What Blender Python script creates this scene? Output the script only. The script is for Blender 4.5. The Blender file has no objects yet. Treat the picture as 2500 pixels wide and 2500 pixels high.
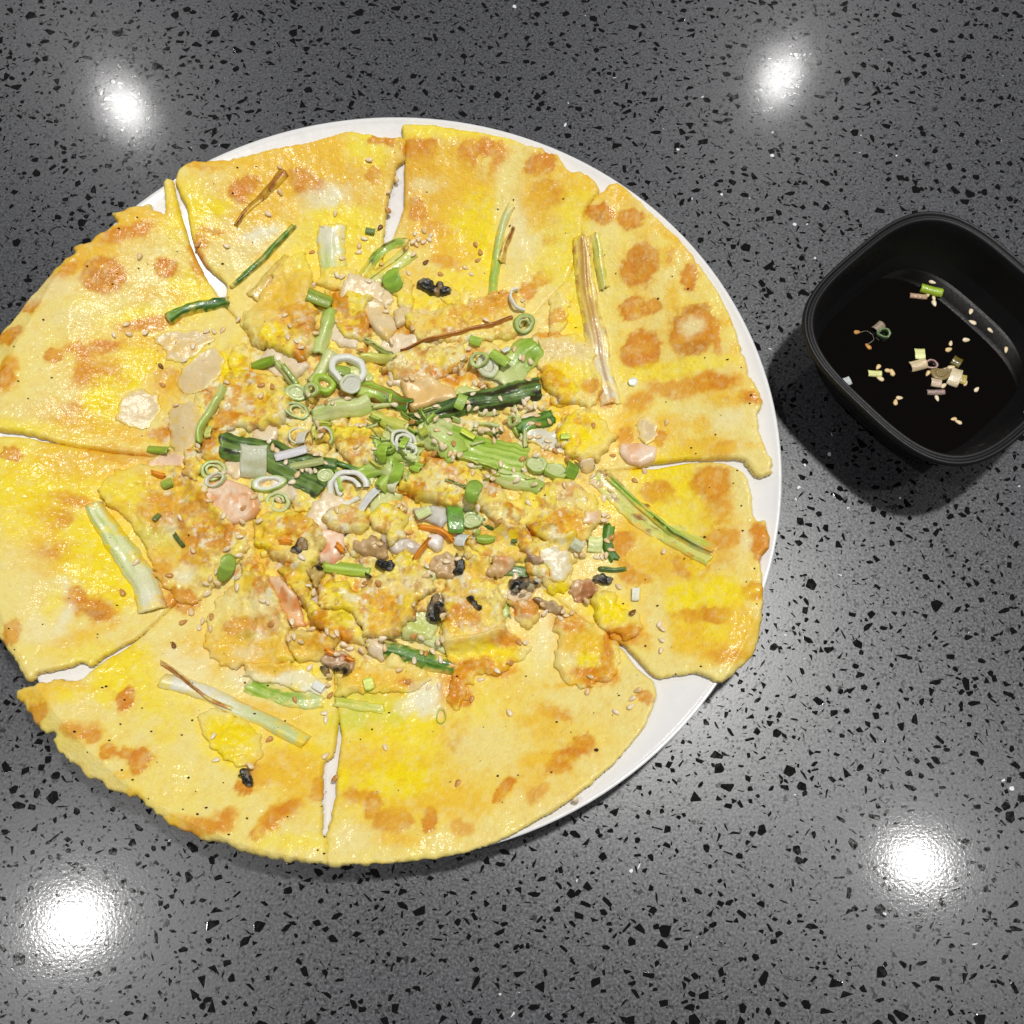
import bpy, math, random
import numpy as np
from mathutils import Matrix, Vector

random.seed(7)
RNG = np.random.default_rng(11)
C = bpy.context.scene.collection
scn = bpy.context.scene

# ------------------------------------------------------------------ camera
HCAM = 0.387
PITCH, YAW = math.radians(17.69), math.radians(-1.33)
ROT = (Matrix.Rotation(YAW, 3, 'Y') @ Matrix.Rotation(PITCH, 3, 'X'))
cd = bpy.data.cameras.new("camera")
cam = bpy.data.objects.new("camera", cd); C.objects.link(cam)
cam.matrix_world = Matrix.Translation((0, 0, HCAM)) @ ROT.to_4x4()
cd.sensor_fit = 'HORIZONTAL'; cd.sensor_width = 36; cd.lens = 36.0
cd.clip_start = 0.01; cd.clip_end = 50
scn.camera = cam
RN = np.array(ROT)

def ray(px, py):
    d = np.array([px - 1250.0, 1250.0 - py, -2500.0])
    return RN @ d

def at(px, py, z=0.0):
    d = ray(px, py); k = (z - HCAM) / d[2]
    return np.array([d[0] * k, d[1] * k])

# ------------------------------------------------------------------ world, lamps, exposure
w = bpy.data.worlds.new("World"); scn.world = w; w.use_nodes = True
bg = w.node_tree.nodes["Background"]
bg.inputs[0].default_value = (1.0, 0.98, 0.96, 1); bg.inputs[1].default_value = 0.10
scn.view_settings.view_transform = 'Standard'; scn.view_settings.look = 'None'
scn.view_settings.exposure = 0.0; scn.view_settings.gamma = 1.0

def lamp(name, loc, r, watts, col=(1, 0.985, 0.965)):
    l = bpy.data.lights.new(name, 'AREA'); l.shape = 'DISK'; l.size = r * 2; l.energy = watts; l.color = col
    o = bpy.data.objects.new(name, l); C.objects.link(o); o.location = loc
    return o
ZL = 2.0
for (px, py, r, e) in ((305, 262, .022, 4.0), (1905, 190, .022, 4.0), (2238, 2105, .022, 4.8), (182, 2252, .028, 6.8)):
    p = at(px, py, 0)
    k = (HCAM + ZL) / HCAM
    lamp("ceiling_downlight", (p[0] * k, p[1] * k, ZL), r, e)
lamp("ceiling_downlight", (0.34, 0.50, ZL), .06, 28, (1, .99, .965))

# ------------------------------------------------------------------ helpers
def srgb(r, g, b):
    c = np.array([r, g, b]) / 255.0
    return np.where(c <= 0.04045, c / 12.92, ((c + 0.055) / 1.055) ** 2.4)

def _hash(ix, iy, seed):
    h = (ix.astype(np.int64) * 374761393 + iy.astype(np.int64) * 668265263 + seed * 1442695041) & 0xFFFFFFFF
    h = ((h ^ (h >> 13)) * 1274126177) & 0xFFFFFFFF
    return ((h ^ (h >> 16)) & 0xFFFF) / 65535.0

def vnoise(x, y, seed=0):
    x = np.asarray(x, float); y = np.asarray(y, float)
    ix = np.floor(x); iy = np.floor(y); fx = x - ix; fy = y - iy
    fx = fx * fx * fx * (fx * (fx * 6 - 15) + 10); fy = fy * fy * fy * (fy * (fy * 6 - 15) + 10)
    a = _hash(ix, iy, seed); b = _hash(ix + 1, iy, seed); c = _hash(ix, iy + 1, seed); d = _hash(ix + 1, iy + 1, seed)
    return (a * (1 - fx) + b * fx) * (1 - fy) + (c * (1 - fx) + d * fx) * fy

def fbm(x, y, seed=0, oct=4, gain=0.5):
    s = 0; a = 1; t = 0
    x = np.asarray(x, float); y = np.asarray(y, float)
    for o in range(oct):
        s = s + a * (vnoise(x, y, seed + o * 17) * 2 - 1); t += a
        x, y = x * 2.03 + 5.1 + 0.35 * y, y * 2.03 + 1.7 - 0.35 * x; a *= gain
    return s / t

def sstep(a, b, x):
    t = np.clip((x - a) / (b - a), 0, 1); return t * t * (3 - 2 * t)

def tag(o, label=None, cat=None, group=None, kind=None):
    if label: o["label"] = label
    if cat: o["category"] = cat
    if group: o["group"] = group
    if kind: o["kind"] = kind
    return o

def link(name, me, parent=None, mat=None):
    o = bpy.data.objects.new(name, me); C.objects.link(o)
    if mat is not None and not me.materials: me.materials.append(mat)
    if parent is not None: o.parent = parent
    return o

def mesh(name, V, F, col=None, smooth=True):
    me = bpy.data.meshes.new(name)
    V = np.asarray(V, float)
    me.from_pydata(V.tolist(), [], F if isinstance(F, list) else F.tolist())
    if smooth: me.shade_smooth()
    if col is not None:
        a = me.color_attributes.new("Col", 'FLOAT_COLOR', 'POINT')
        c = np.ones((len(V), 4)); c[:, :3] = np.clip(col, 0, 1)
        a.data.foreach_set("color", c.ravel())
    me.update()
    return me

def recenter(o):
    """put the origin of a mesh object at the foot of its own geometry"""
    me = o.data
    n = len(me.vertices); co = np.empty(n * 3); me.vertices.foreach_get("co", co); co = co.reshape(n, 3)
    c = np.array([co[:, 0].mean(), co[:, 1].mean(), co[:, 2].min()])
    me.vertices.foreach_set("co", (co - c).ravel()); me.update()
    o.location = c
    return o

# ------------------------------------------------------------------ materials
def nodes(name):
    m = bpy.data.materials.new(name); m.use_nodes = True
    nt = m.node_tree; b = nt.nodes["Principled BSDF"]
    return m, nt, b
def N(nt, t, **k):
    n = nt.nodes.new(t)
    for a, v in k.items():
        if a.startswith('i_'):
            n.inputs[a[2:].replace('_', ' ')].default_value = v
        else: setattr(n, a, v)
    return n
def ramp(nt, fac, stops):
    r = nt.nodes.new('ShaderNodeValToRGB'); e = r.color_ramp.elements
    while len(e) < len(stops): e.new(0.5)
    for k, (p, c) in zip(e, stops): k.position = p; k.color = (*c, 1) if len(c) == 3 else c
    nt.links.new(fac, r.inputs[0]); return r

def attr_mat(name, rough, bump_scale, bump_dist, coat=0.0, coat_rough=0.1, sss=0.0, var=0.12, var_scale=900, spec=0.5, radius=.002, glint=0.0, patchy=0.0):
    m, nt, b = nodes(name); L = nt.links.new
    at_ = N(nt, 'ShaderNodeVertexColor', layer_name="Col")
    tc = N(nt, 'ShaderNodeNewGeometry')
    n1 = N(nt, 'ShaderNodeTexNoise'); n1.inputs['Scale'].default_value = var_scale; n1.inputs['Detail'].default_value = 4; n1.inputs['Roughness'].default_value = .7
    L(tc.outputs['Position'], n1.inputs['Vector'])
    r = ramp(nt, n1.outputs['Fac'], [(0.25, (1 - var,) * 3), (0.75, (1 + var * .6,) * 3)])
    mx = N(nt, 'ShaderNodeMix', data_type='RGBA', blend_type='MULTIPLY'); mx.inputs[0].default_value = 1
    L(at_.outputs['Color'], mx.inputs[6]); L(r.outputs[0], mx.inputs[7])
    L(mx.outputs[2], b.inputs['Base Color'])
    n2 = N(nt, 'ShaderNodeTexNoise'); n2.inputs['Scale'].default_value = bump_scale; n2.inputs['Detail'].default_value = 5; n2.inputs['Roughness'].default_value = .62
    L(tc.outputs['Position'], n2.inputs['Vector'])
    bp = N(nt, 'ShaderNodeBump'); bp.inputs['Strength'].default_value = 1; bp.inputs['Distance'].default_value = bump_dist
    L(n2.outputs['Fac'], bp.inputs['Height']); L(bp.outputs[0], b.inputs['Normal'])
    b.inputs['Roughness'].default_value = rough
    b.inputs['Specular IOR Level'].default_value = spec
    b.inputs['Coat Weight'].default_value = coat; b.inputs['Coat Roughness'].default_value = coat_rough
    if coat > 0:
        if glint:
            n4 = N(nt, 'ShaderNodeTexNoise'); n4.inputs['Scale'].default_value = 560; n4.inputs['Detail'].default_value = 2
            L(tc.outputs['Position'], n4.inputs['Vector'])
            b4 = N(nt, 'ShaderNodeBump'); b4.inputs['Distance'].default_value = glint; L(n4.outputs['Fac'], b4.inputs['Height']); L(b4.outputs[0], b.inputs['Coat Normal'])
        else: L(bp.outputs[0], b.inputs['Coat Normal'])
        if patchy:
            n3 = N(nt, 'ShaderNodeTexNoise'); n3.inputs['Scale'].default_value = 55; n3.inputs['Detail'].default_value = 3
            L(tc.outputs['Position'], n3.inputs['Vector'])
            rr = ramp(nt, n3.outputs['Fac'], [(0.35, (coat * (1 - patchy),) * 3), (0.62, (coat,) * 3)])
            L(rr.outputs[0], b.inputs['Coat Weight'])
    if sss:
        b.inputs['Subsurface Weight'].default_value = sss
        b.inputs['Subsurface Radius'].default_value = (1, .8, .6); b.inputs['Subsurface Scale'].default_value = radius
    return m

M_PAN = attr_mat("fried_batter", .45, 700, .00040, coat=.30, coat_rough=.15, glint=.00034, var=.10, var_scale=1500, patchy=.8, spec=.25)
M_LEAF = attr_mat("scallion_flesh", .36, 900, .00018, coat=.35, coat_rough=.14, glint=.00022, var=.14, var_scale=1400)
M_SEA = attr_mat("seafood_flesh", .34, 800, .00018, coat=.5, coat_rough=.15, sss=.2, var=.08, var_scale=900, radius=.0012)
M_DARK = attr_mat("mussel_frill", .35, 900, .0003, coat=.4, coat_rough=.2, var=.4, var_scale=1500)
M_SEED = attr_mat("sesame_hull", .38, 1500, .00005, coat=.15, var=.12, var_scale=1500)
M_SPECK = attr_mat("pepper_grain", .6, 1500, .0001, var=.3)

def plain(name, col, rough, spec=.5, coat=0, cr=.1, bump=0, bs=100):
    m, nt, b = nodes(name)
    b.inputs['Base Color'].default_value = (*col, 1); b.inputs['Roughness'].default_value = rough
    b.inputs['Specular IOR Level'].default_value = spec; b.inputs['Coat Weight'].default_value = coat; b.inputs['Coat Roughness'].default_value = cr
    if bump:
        g = N(nt, 'ShaderNodeNewGeometry'); n = N(nt, 'ShaderNodeTexNoise'); n.inputs['Scale'].default_value = bs; n.inputs['Detail'].default_value = 4
        nt.links.new(g.outputs['Position'], n.inputs['Vector'])
        bp = N(nt, 'ShaderNodeBump'); bp.inputs['Distance'].default_value = bump; nt.links.new(n.outputs['Fac'], bp.inputs['Height'])
        nt.links.new(bp.outputs[0], b.inputs['Normal'])
        r = ramp(nt, n.outputs['Fac'], [(.3, (max(rough - .06, .02),) * 3), (.7, (rough + .06,) * 3)])
        nt.links.new(r.outputs[0], b.inputs['Roughness'])
    return m
M_PLATE = plain("white_melamine", (.86, .85, .845), .22, coat=.3, cr=.12, bump=.00008, bs=260)
M_BOWL = plain("black_melamine", (.0068, .0068, .0078), .47, spec=.4, bump=.00003, bs=900)
M_SAUCE = plain("soy_sauce", (.002, .0012, .001), .03, spec=.3)
M_CHIP = plain("black_glass_chip", (.0060, .0060, .0062), .10, spec=.35, bump=.00002, bs=600)
M_GLINT = plain("painted_glint_chip", (.75, .77, .80), .35, spec=.8)  # glints of mirror-like chips, put into a near-white base colour

# matrix of the quartz table: grey resin full of fine dark and pale grains, satin polish with a sharper skin
m, nt, b = nodes("grey_quartz"); L = nt.links.new; M_TABLE = m
g = N(nt, 'ShaderNodeNewGeometry')
def vor(scale, feat='F1'):
    v = N(nt, 'ShaderNodeTexVoronoi', feature=feat); v.inputs['Scale'].default_value = scale
    wn = N(nt, 'ShaderNodeTexNoise'); wn.inputs['Scale'].default_value = scale * 1.4; wn.inputs['Detail'].default_value = 2
    L(g.outputs['Position'], wn.inputs['Vector'])
    mm = N(nt, 'ShaderNodeVectorMath', operation='MULTIPLY_ADD'); L(wn.outputs['Color'], mm.inputs[0])
    mm.inputs[1].default_value = (.9 / scale,) * 3; L(g.outputs['Position'], mm.inputs[2])
    L(mm.outputs[0], v.inputs['Vector']); return v
v1 = vor(1150); v2 = vor(620)
n0 = N(nt, 'ShaderNodeTexNoise'); n0.inputs['Scale'].default_value = 1000; n0.inputs['Detail'].default_value = 3; n0.inputs['Roughness'].default_value = .7
L(g.outputs['Position'], n0.inputs['Vector'])
r0 = ramp(nt, n0.outputs['Fac'], [(.3, (.028, .029, .033)), (.50, (.060, .062, .069)), (.70, (.122, .125, .138))])
rs = ramp(nt, v1.outputs['Color'], [(.0, (.30,) * 3), (.13, (.45,) * 3), (.18, (1,) * 3)]); rs.color_ramp.interpolation = 'CONSTANT'
mxa = N(nt, 'ShaderNodeMix', data_type='RGBA', blend_type='MULTIPLY'); mxa.inputs[0].default_value = 1.0
L(r0.outputs[0], mxa.inputs[6]); L(rs.outputs[0], mxa.inputs[7])
rs2 = ramp(nt, v2.outputs['Color'], [(0, (.22,) * 3), (.07, (1,) * 3), (.985, (1,) * 3), (.99, (2.0,) * 3)]); rs2.color_ramp.interpolation = 'CONSTANT'
mxb = N(nt, 'ShaderNodeMix', data_type='RGBA', blend_type='MULTIPLY'); mxb.inputs[0].default_value = 1.0
L(mxa.outputs[2], mxb.inputs[6]); L(rs2.outputs[0], mxb.inputs[7])
L(mxb.outputs[2], b.inputs['Base Color'])
bwn = N(nt, 'ShaderNodeRGBToBW'); L(mxb.outputs[2], bwn.inputs[0])
spr = ramp(nt, bwn.outputs[0], [(.004, (.35,) * 3), (.05, (.75,) * 3), (.12, (1,) * 3)]); L(spr.outputs[0], b.inputs['Specular IOR Level'])
rr = ramp(nt, n0.outputs['Fac'], [(.3, (.27,) * 3), (.7, (.40,) * 3)]); L(rr.outputs[0], b.inputs['Roughness'])
b.inputs['Coat Weight'].default_value = .34; b.inputs['Coat Roughness'].default_value = .088
nb = N(nt, 'ShaderNodeTexNoise'); nb.inputs['Scale'].default_value = 900; nb.inputs['Detail'].default_value = 4
L(g.outputs['Position'], nb.inputs['Vector'])
bp = N(nt, 'ShaderNodeBump'); bp.inputs['Distance'].default_value = .00003; bp.inputs['Strength'].default_value = .9
L(nb.outputs['Fac'], bp.inputs['Height']); L(bp.outputs[0], b.inputs['Normal']); bc = N(nt, 'ShaderNodeBump'); bc.inputs['Distance'].default_value = .000022; bc.inputs['Strength'].default_value = .9
L(nb.outputs['Fac'], bc.inputs['Height']); L(bc.outputs[0], b.inputs['Coat Normal'])

# ------------------------------------------------------------------ table
x0, x1, y0, y1, t = -.75, .75, -.6, .9, .03
V = [(x0, y0, 0), (x1, y0, 0), (x1, y1, 0), (x0, y1, 0), (x0, y0, -t), (x1, y0, -t), (x1, y1, -t), (x0, y1, -t)]
F = [(0, 1, 2, 3), (7, 6, 5, 4), (0, 4, 5, 1), (1, 5, 6, 2), (2, 6, 7, 3), (3, 7, 4, 0)]
table = link("table_top", mesh("table_top", V, F, smooth=False), mat=M_TABLE); tag(table, kind='structure')

def chip_poly(rng, L_):
    n = rng.choice([3, 3, 4, 4, 4, 5, 5, 6]); asp = rng.uniform(.28, .95) if rng.random() > .2 else rng.uniform(.12, .3)
    a = sorted(rng.uniform(0, 2 * math.pi / n) * .75 + 2 * math.pi * i / n for i in range(n))
    p = [(math.cos(q) * L_ * .5 * rng.uniform(.8, 1.1), math.sin(q) * L_ * .5 * asp * rng.uniform(.8, 1.1)) for q in a]
    r = -.15 + rng.gauss(0, .75); c, s = math.cos(r), math.sin(r)
    p = [(x * c - y * s, x * s + y * c) for x, y in p]
    # cut the corners so a chip is a broken pebble, not a clean polygon
    out = []
    for i in range(n):
        a0, a1, a2 = p[i - 1], p[i], p[(i + 1) % n]; k = rng.uniform(.03, .17)
        out.append((a1[0] + (a0[0] - a1[0]) * k, a1[1] + (a0[1] - a1[1]) * k)); out.append((a1[0] + (a2[0] - a1[0]) * k, a1[1] + (a2[1] - a1[1]) * k))
    return out
rng = random.Random(5)
c00 = [at(0, 0), at(2500, 0), at(2500, 2500), at(0, 2500)]
fx0 = min(p[0] for p in c00) - .02; fx1 = max(p[0] for p in c00) + .02; fy0 = min(p[1] for p in c00) - .02; fy1 = max(p[1] for p in c00) + .02
chips = []; grid = {}
def free(x, y, r):
    cx, cy = int(x / .004), int(y / .004)
    for i in range(cx - 1, cx + 2):
        for j in range(cy - 1, cy + 2):
            for (a, b_, q) in grid.get((i, j), ()):
                if (a - x) ** 2 + (b_ - y) ** 2 < ((r + q) * .60) ** 2: return False
    grid.setdefault((cx, cy), []).append((x, y, r)); return True
PC = np.array([-.0382, .1426])
area = (fx1 - fx0) * (fy1 - fy0)
ntry = int(area * 100000)
for k in range(ntry):
    u = rng.random()
    f = k / ntry
    if f < .10: Ls = rng.uniform(.0036, .0056)
    elif f < .30: Ls = rng.uniform(.0024, .0040)
    elif f < .62: Ls = rng.uniform(.0015, .0026)
    else: Ls = rng.uniform(.0006, .0014)
    x, y = rng.uniform(fx0, fx1), rng.uniform(fy0, fy1)
    if math.hypot(x - PC[0], y - PC[1]) < .128: continue
    if Ls > .0012 and not free(x, y, Ls * .5): continue
    chips.append((Ls, x, y))
def project(x, y, z):
    d = RN.T @ np.array([x, y, z - HCAM]); return 1250 + 2500 * d[0] / -d[2], 1250 - 2500 * d[1] / -d[2]
chips.sort(key=lambda c: -c[0])
lib = []
for k in range(24):
    P = chip_poly(rng, 1.0)
    me = mesh("stone_chip", [(x, y, 0) for x, y in P] + [(x * 1.06, y * 1.06, -.03) for x, y in P],
              [list(range(len(P)))] + [[i, i + len(P), (i + 1) % len(P) + len(P), (i + 1) % len(P)] for i in range(len(P))], smooth=False)
    me.materials.append(M_CHIP); lib.append(me)
n_big = 0; SV = []; SF = []; WV = []; WF = []
for i, (Ls, x, y) in enumerate(chips):
    px, py = project(x, y, 0)
    if n_big < 300 and 0 < px < 2500 and 0 < py < 2500 and math.hypot(x - PC[0], y - PC[1]) > .15:
        o = bpy.data.objects.new("stone_chip", rng.choice(lib)); C.objects.link(o); o.parent = table
        o.location = (x, y, .00006 + rng.random() * .00004); o.scale = (Ls, Ls, Ls * .05); o.rotation_euler = (0, 0, rng.gauss(0, .5) + rng.choice([0, math.pi]))
        n_big += 1; continue
    white = rng.random() < .006
    P = chip_poly(rng, Ls * (1 if not white else .6)); z = .00002 + rng.random() * .00006
    vv, ff = (WV, WF) if white else (SV, SF)
    b0 = len(vv); vv += [(x + a, y + c, z) for a, c in P]; ff.append(list(range(b0, b0 + len(P))))
o = link("small_stone_chips", mesh("small_stone_chips", SV, SF, smooth=False), table, M_CHIP); o["kind"] = "stuff"
for (px, py) in ((1690, 485), (1762, 475), (1830, 485), (1715, 237), (1885, 380), (1887, 323), (1655, 365), (1940, 548), (1387, 252), (1500, 190), (1380, 305), (1970, 548), (1990, 630), (2380, 2305), (2470, 1925), (1560, 2115), (1540, 2125), (415, 2052), (1410, 2150), (1940, 1940), (2160, 2230), (1950, 1190), (2070, 1240), (2030, 1060), (1965, 1135), (2450, 1905)):
    p = at(px, py); P = chip_poly(rng, rng.uniform(.0013, .0026)); z = .00012
    b0 = len(WV); WV += [(p[0] + a, p[1] + c, z) for a, c in P]; WF.append(list(range(b0, b0 + len(P))))
o = link("painted_glint_chips", mesh("painted_glint_chips", WV, WF, smooth=False), table, M_GLINT); o["kind"] = "stuff"  # chips coloured white to stand for the glints on the table

# ------------------------------------------------------------------ plate
def lathe(prof, n=160):
    V = []; F = []
    for (r, z) in prof:
        for i in range(n):
            a = 2 * math.pi * i / n; V.append((r * math.cos(a), r * math.sin(a), z))
    for k in range(len(prof) - 1):
        for i in range(n):
            j = (i + 1) % n; F.append((k * n + i, k * n + j, (k + 1) * n + j, (k + 1) * n + i))
    return V, F
PR = .150
def plate_z(r):
    return .0052 + .0160 * sstep(.085, .150, r) ** 1.0 * np.clip(r / .15, 0, 1)
prof = [(.0004, .0052)] + [(r, float(plate_z(np.float64(r)))) for r in np.linspace(.02, .1465, 34)]
prof += [(.1483, .0214), (.1494, .0220), (.1500, .0217), (.1500, .0208), (.1488, .0196), (.135, .0150), (.115, .0075), (.098, .0035), (.094, .0006), (.090, .0004), (.088, .0030), (.04, .0036), (.0004, .0036)]
V, F = lathe(prof)
plate = link("plate", mesh("plate", V, F), mat=M_PLATE); plate.location = (PC[0], PC[1], 0)
tag(plate, "large round white plate holding the sliced seafood pancake", "plate")

# ------------------------------------------------------------------ height map of what has been laid so far
GS = .0005; GX0, GY0 = PC[0] - .185, PC[1] - .185; GN = 740
gx = GX0 + np.arange(GN) * GS; gy = GY0 + np.arange(GN) * GS
GXX, GYY = np.meshgrid(gx, gy)
rr_ = np.hypot(GXX - PC[0], GYY - PC[1])
HM = np.where(rr_ < PR, plate_z(rr_), .0)
def pancake_base(x, y):
    r = np.hypot(x - PC[0], y - PC[1])
    return np.where(r < .150, plate_z(np.minimum(r, .150)), .0216 - .32 * (r - .150))
def sample(A, x, y):
    u = np.clip((np.asarray(x) - GX0) / GS, 0, GN - 1.001); v = np.clip((np.asarray(y) - GY0) / GS, 0, GN - 1.001)
    i = u.astype(int); j = v.astype(int); fu = u - i; fv = v - j
    return (A[j, i] * (1 - fu) + A[j, i + 1] * fu) * (1 - fv) + (A[j + 1, i] * (1 - fu) + A[j + 1, i + 1] * fu) * fv
def blur(A, n):
    for _ in range(3):
        for ax in (0, 1):
            c = np.cumsum(np.concatenate([np.repeat(A.take([0], ax), n + 1, ax), A, np.repeat(A.take([-1], ax), n, ax)], ax), ax)
            k = 2 * n + 1
            A = (c.take(range(k, c.shape[ax]), ax) - c.take(range(0, c.shape[ax] - k), ax)) / k
    return A
def on(px, py, A=None):
    """point of the heaped food that the pixel looks at"""
    z = .016
    for _ in range(6):
        x, y = at(px, py, z); z = float(sample(HM if A is None else A, x, y))
    return np.array([x, y, z])
def onb(px, py):
    z = .018
    for _ in range(6):
        x, y = at(px, py, z); z = float(pancake_base(x, y)) + .0045
    return np.array([x, y])

TILES = dict(A=(0, 250, 2.76), B=(600, 250, 2.76), K=(1250, 300, 2.76), D=(0, 900, 2.76), E=(1300, 1000, 2.76), F=(0, 1550, 2.76),
             G=(650, 1550, 2.76), H=(1200, 1550, 2.76), P=(450, 850, 3.864), Q=(900, 850, 3.864), R=(600, 1250, 3.864), S=(1050, 1250, 3.864), W=(1850, 450, 2.415))
def T(t, x, y):
    a = TILES[t]; return a[0] + x / a[2], a[1] + y / a[2]

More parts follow.
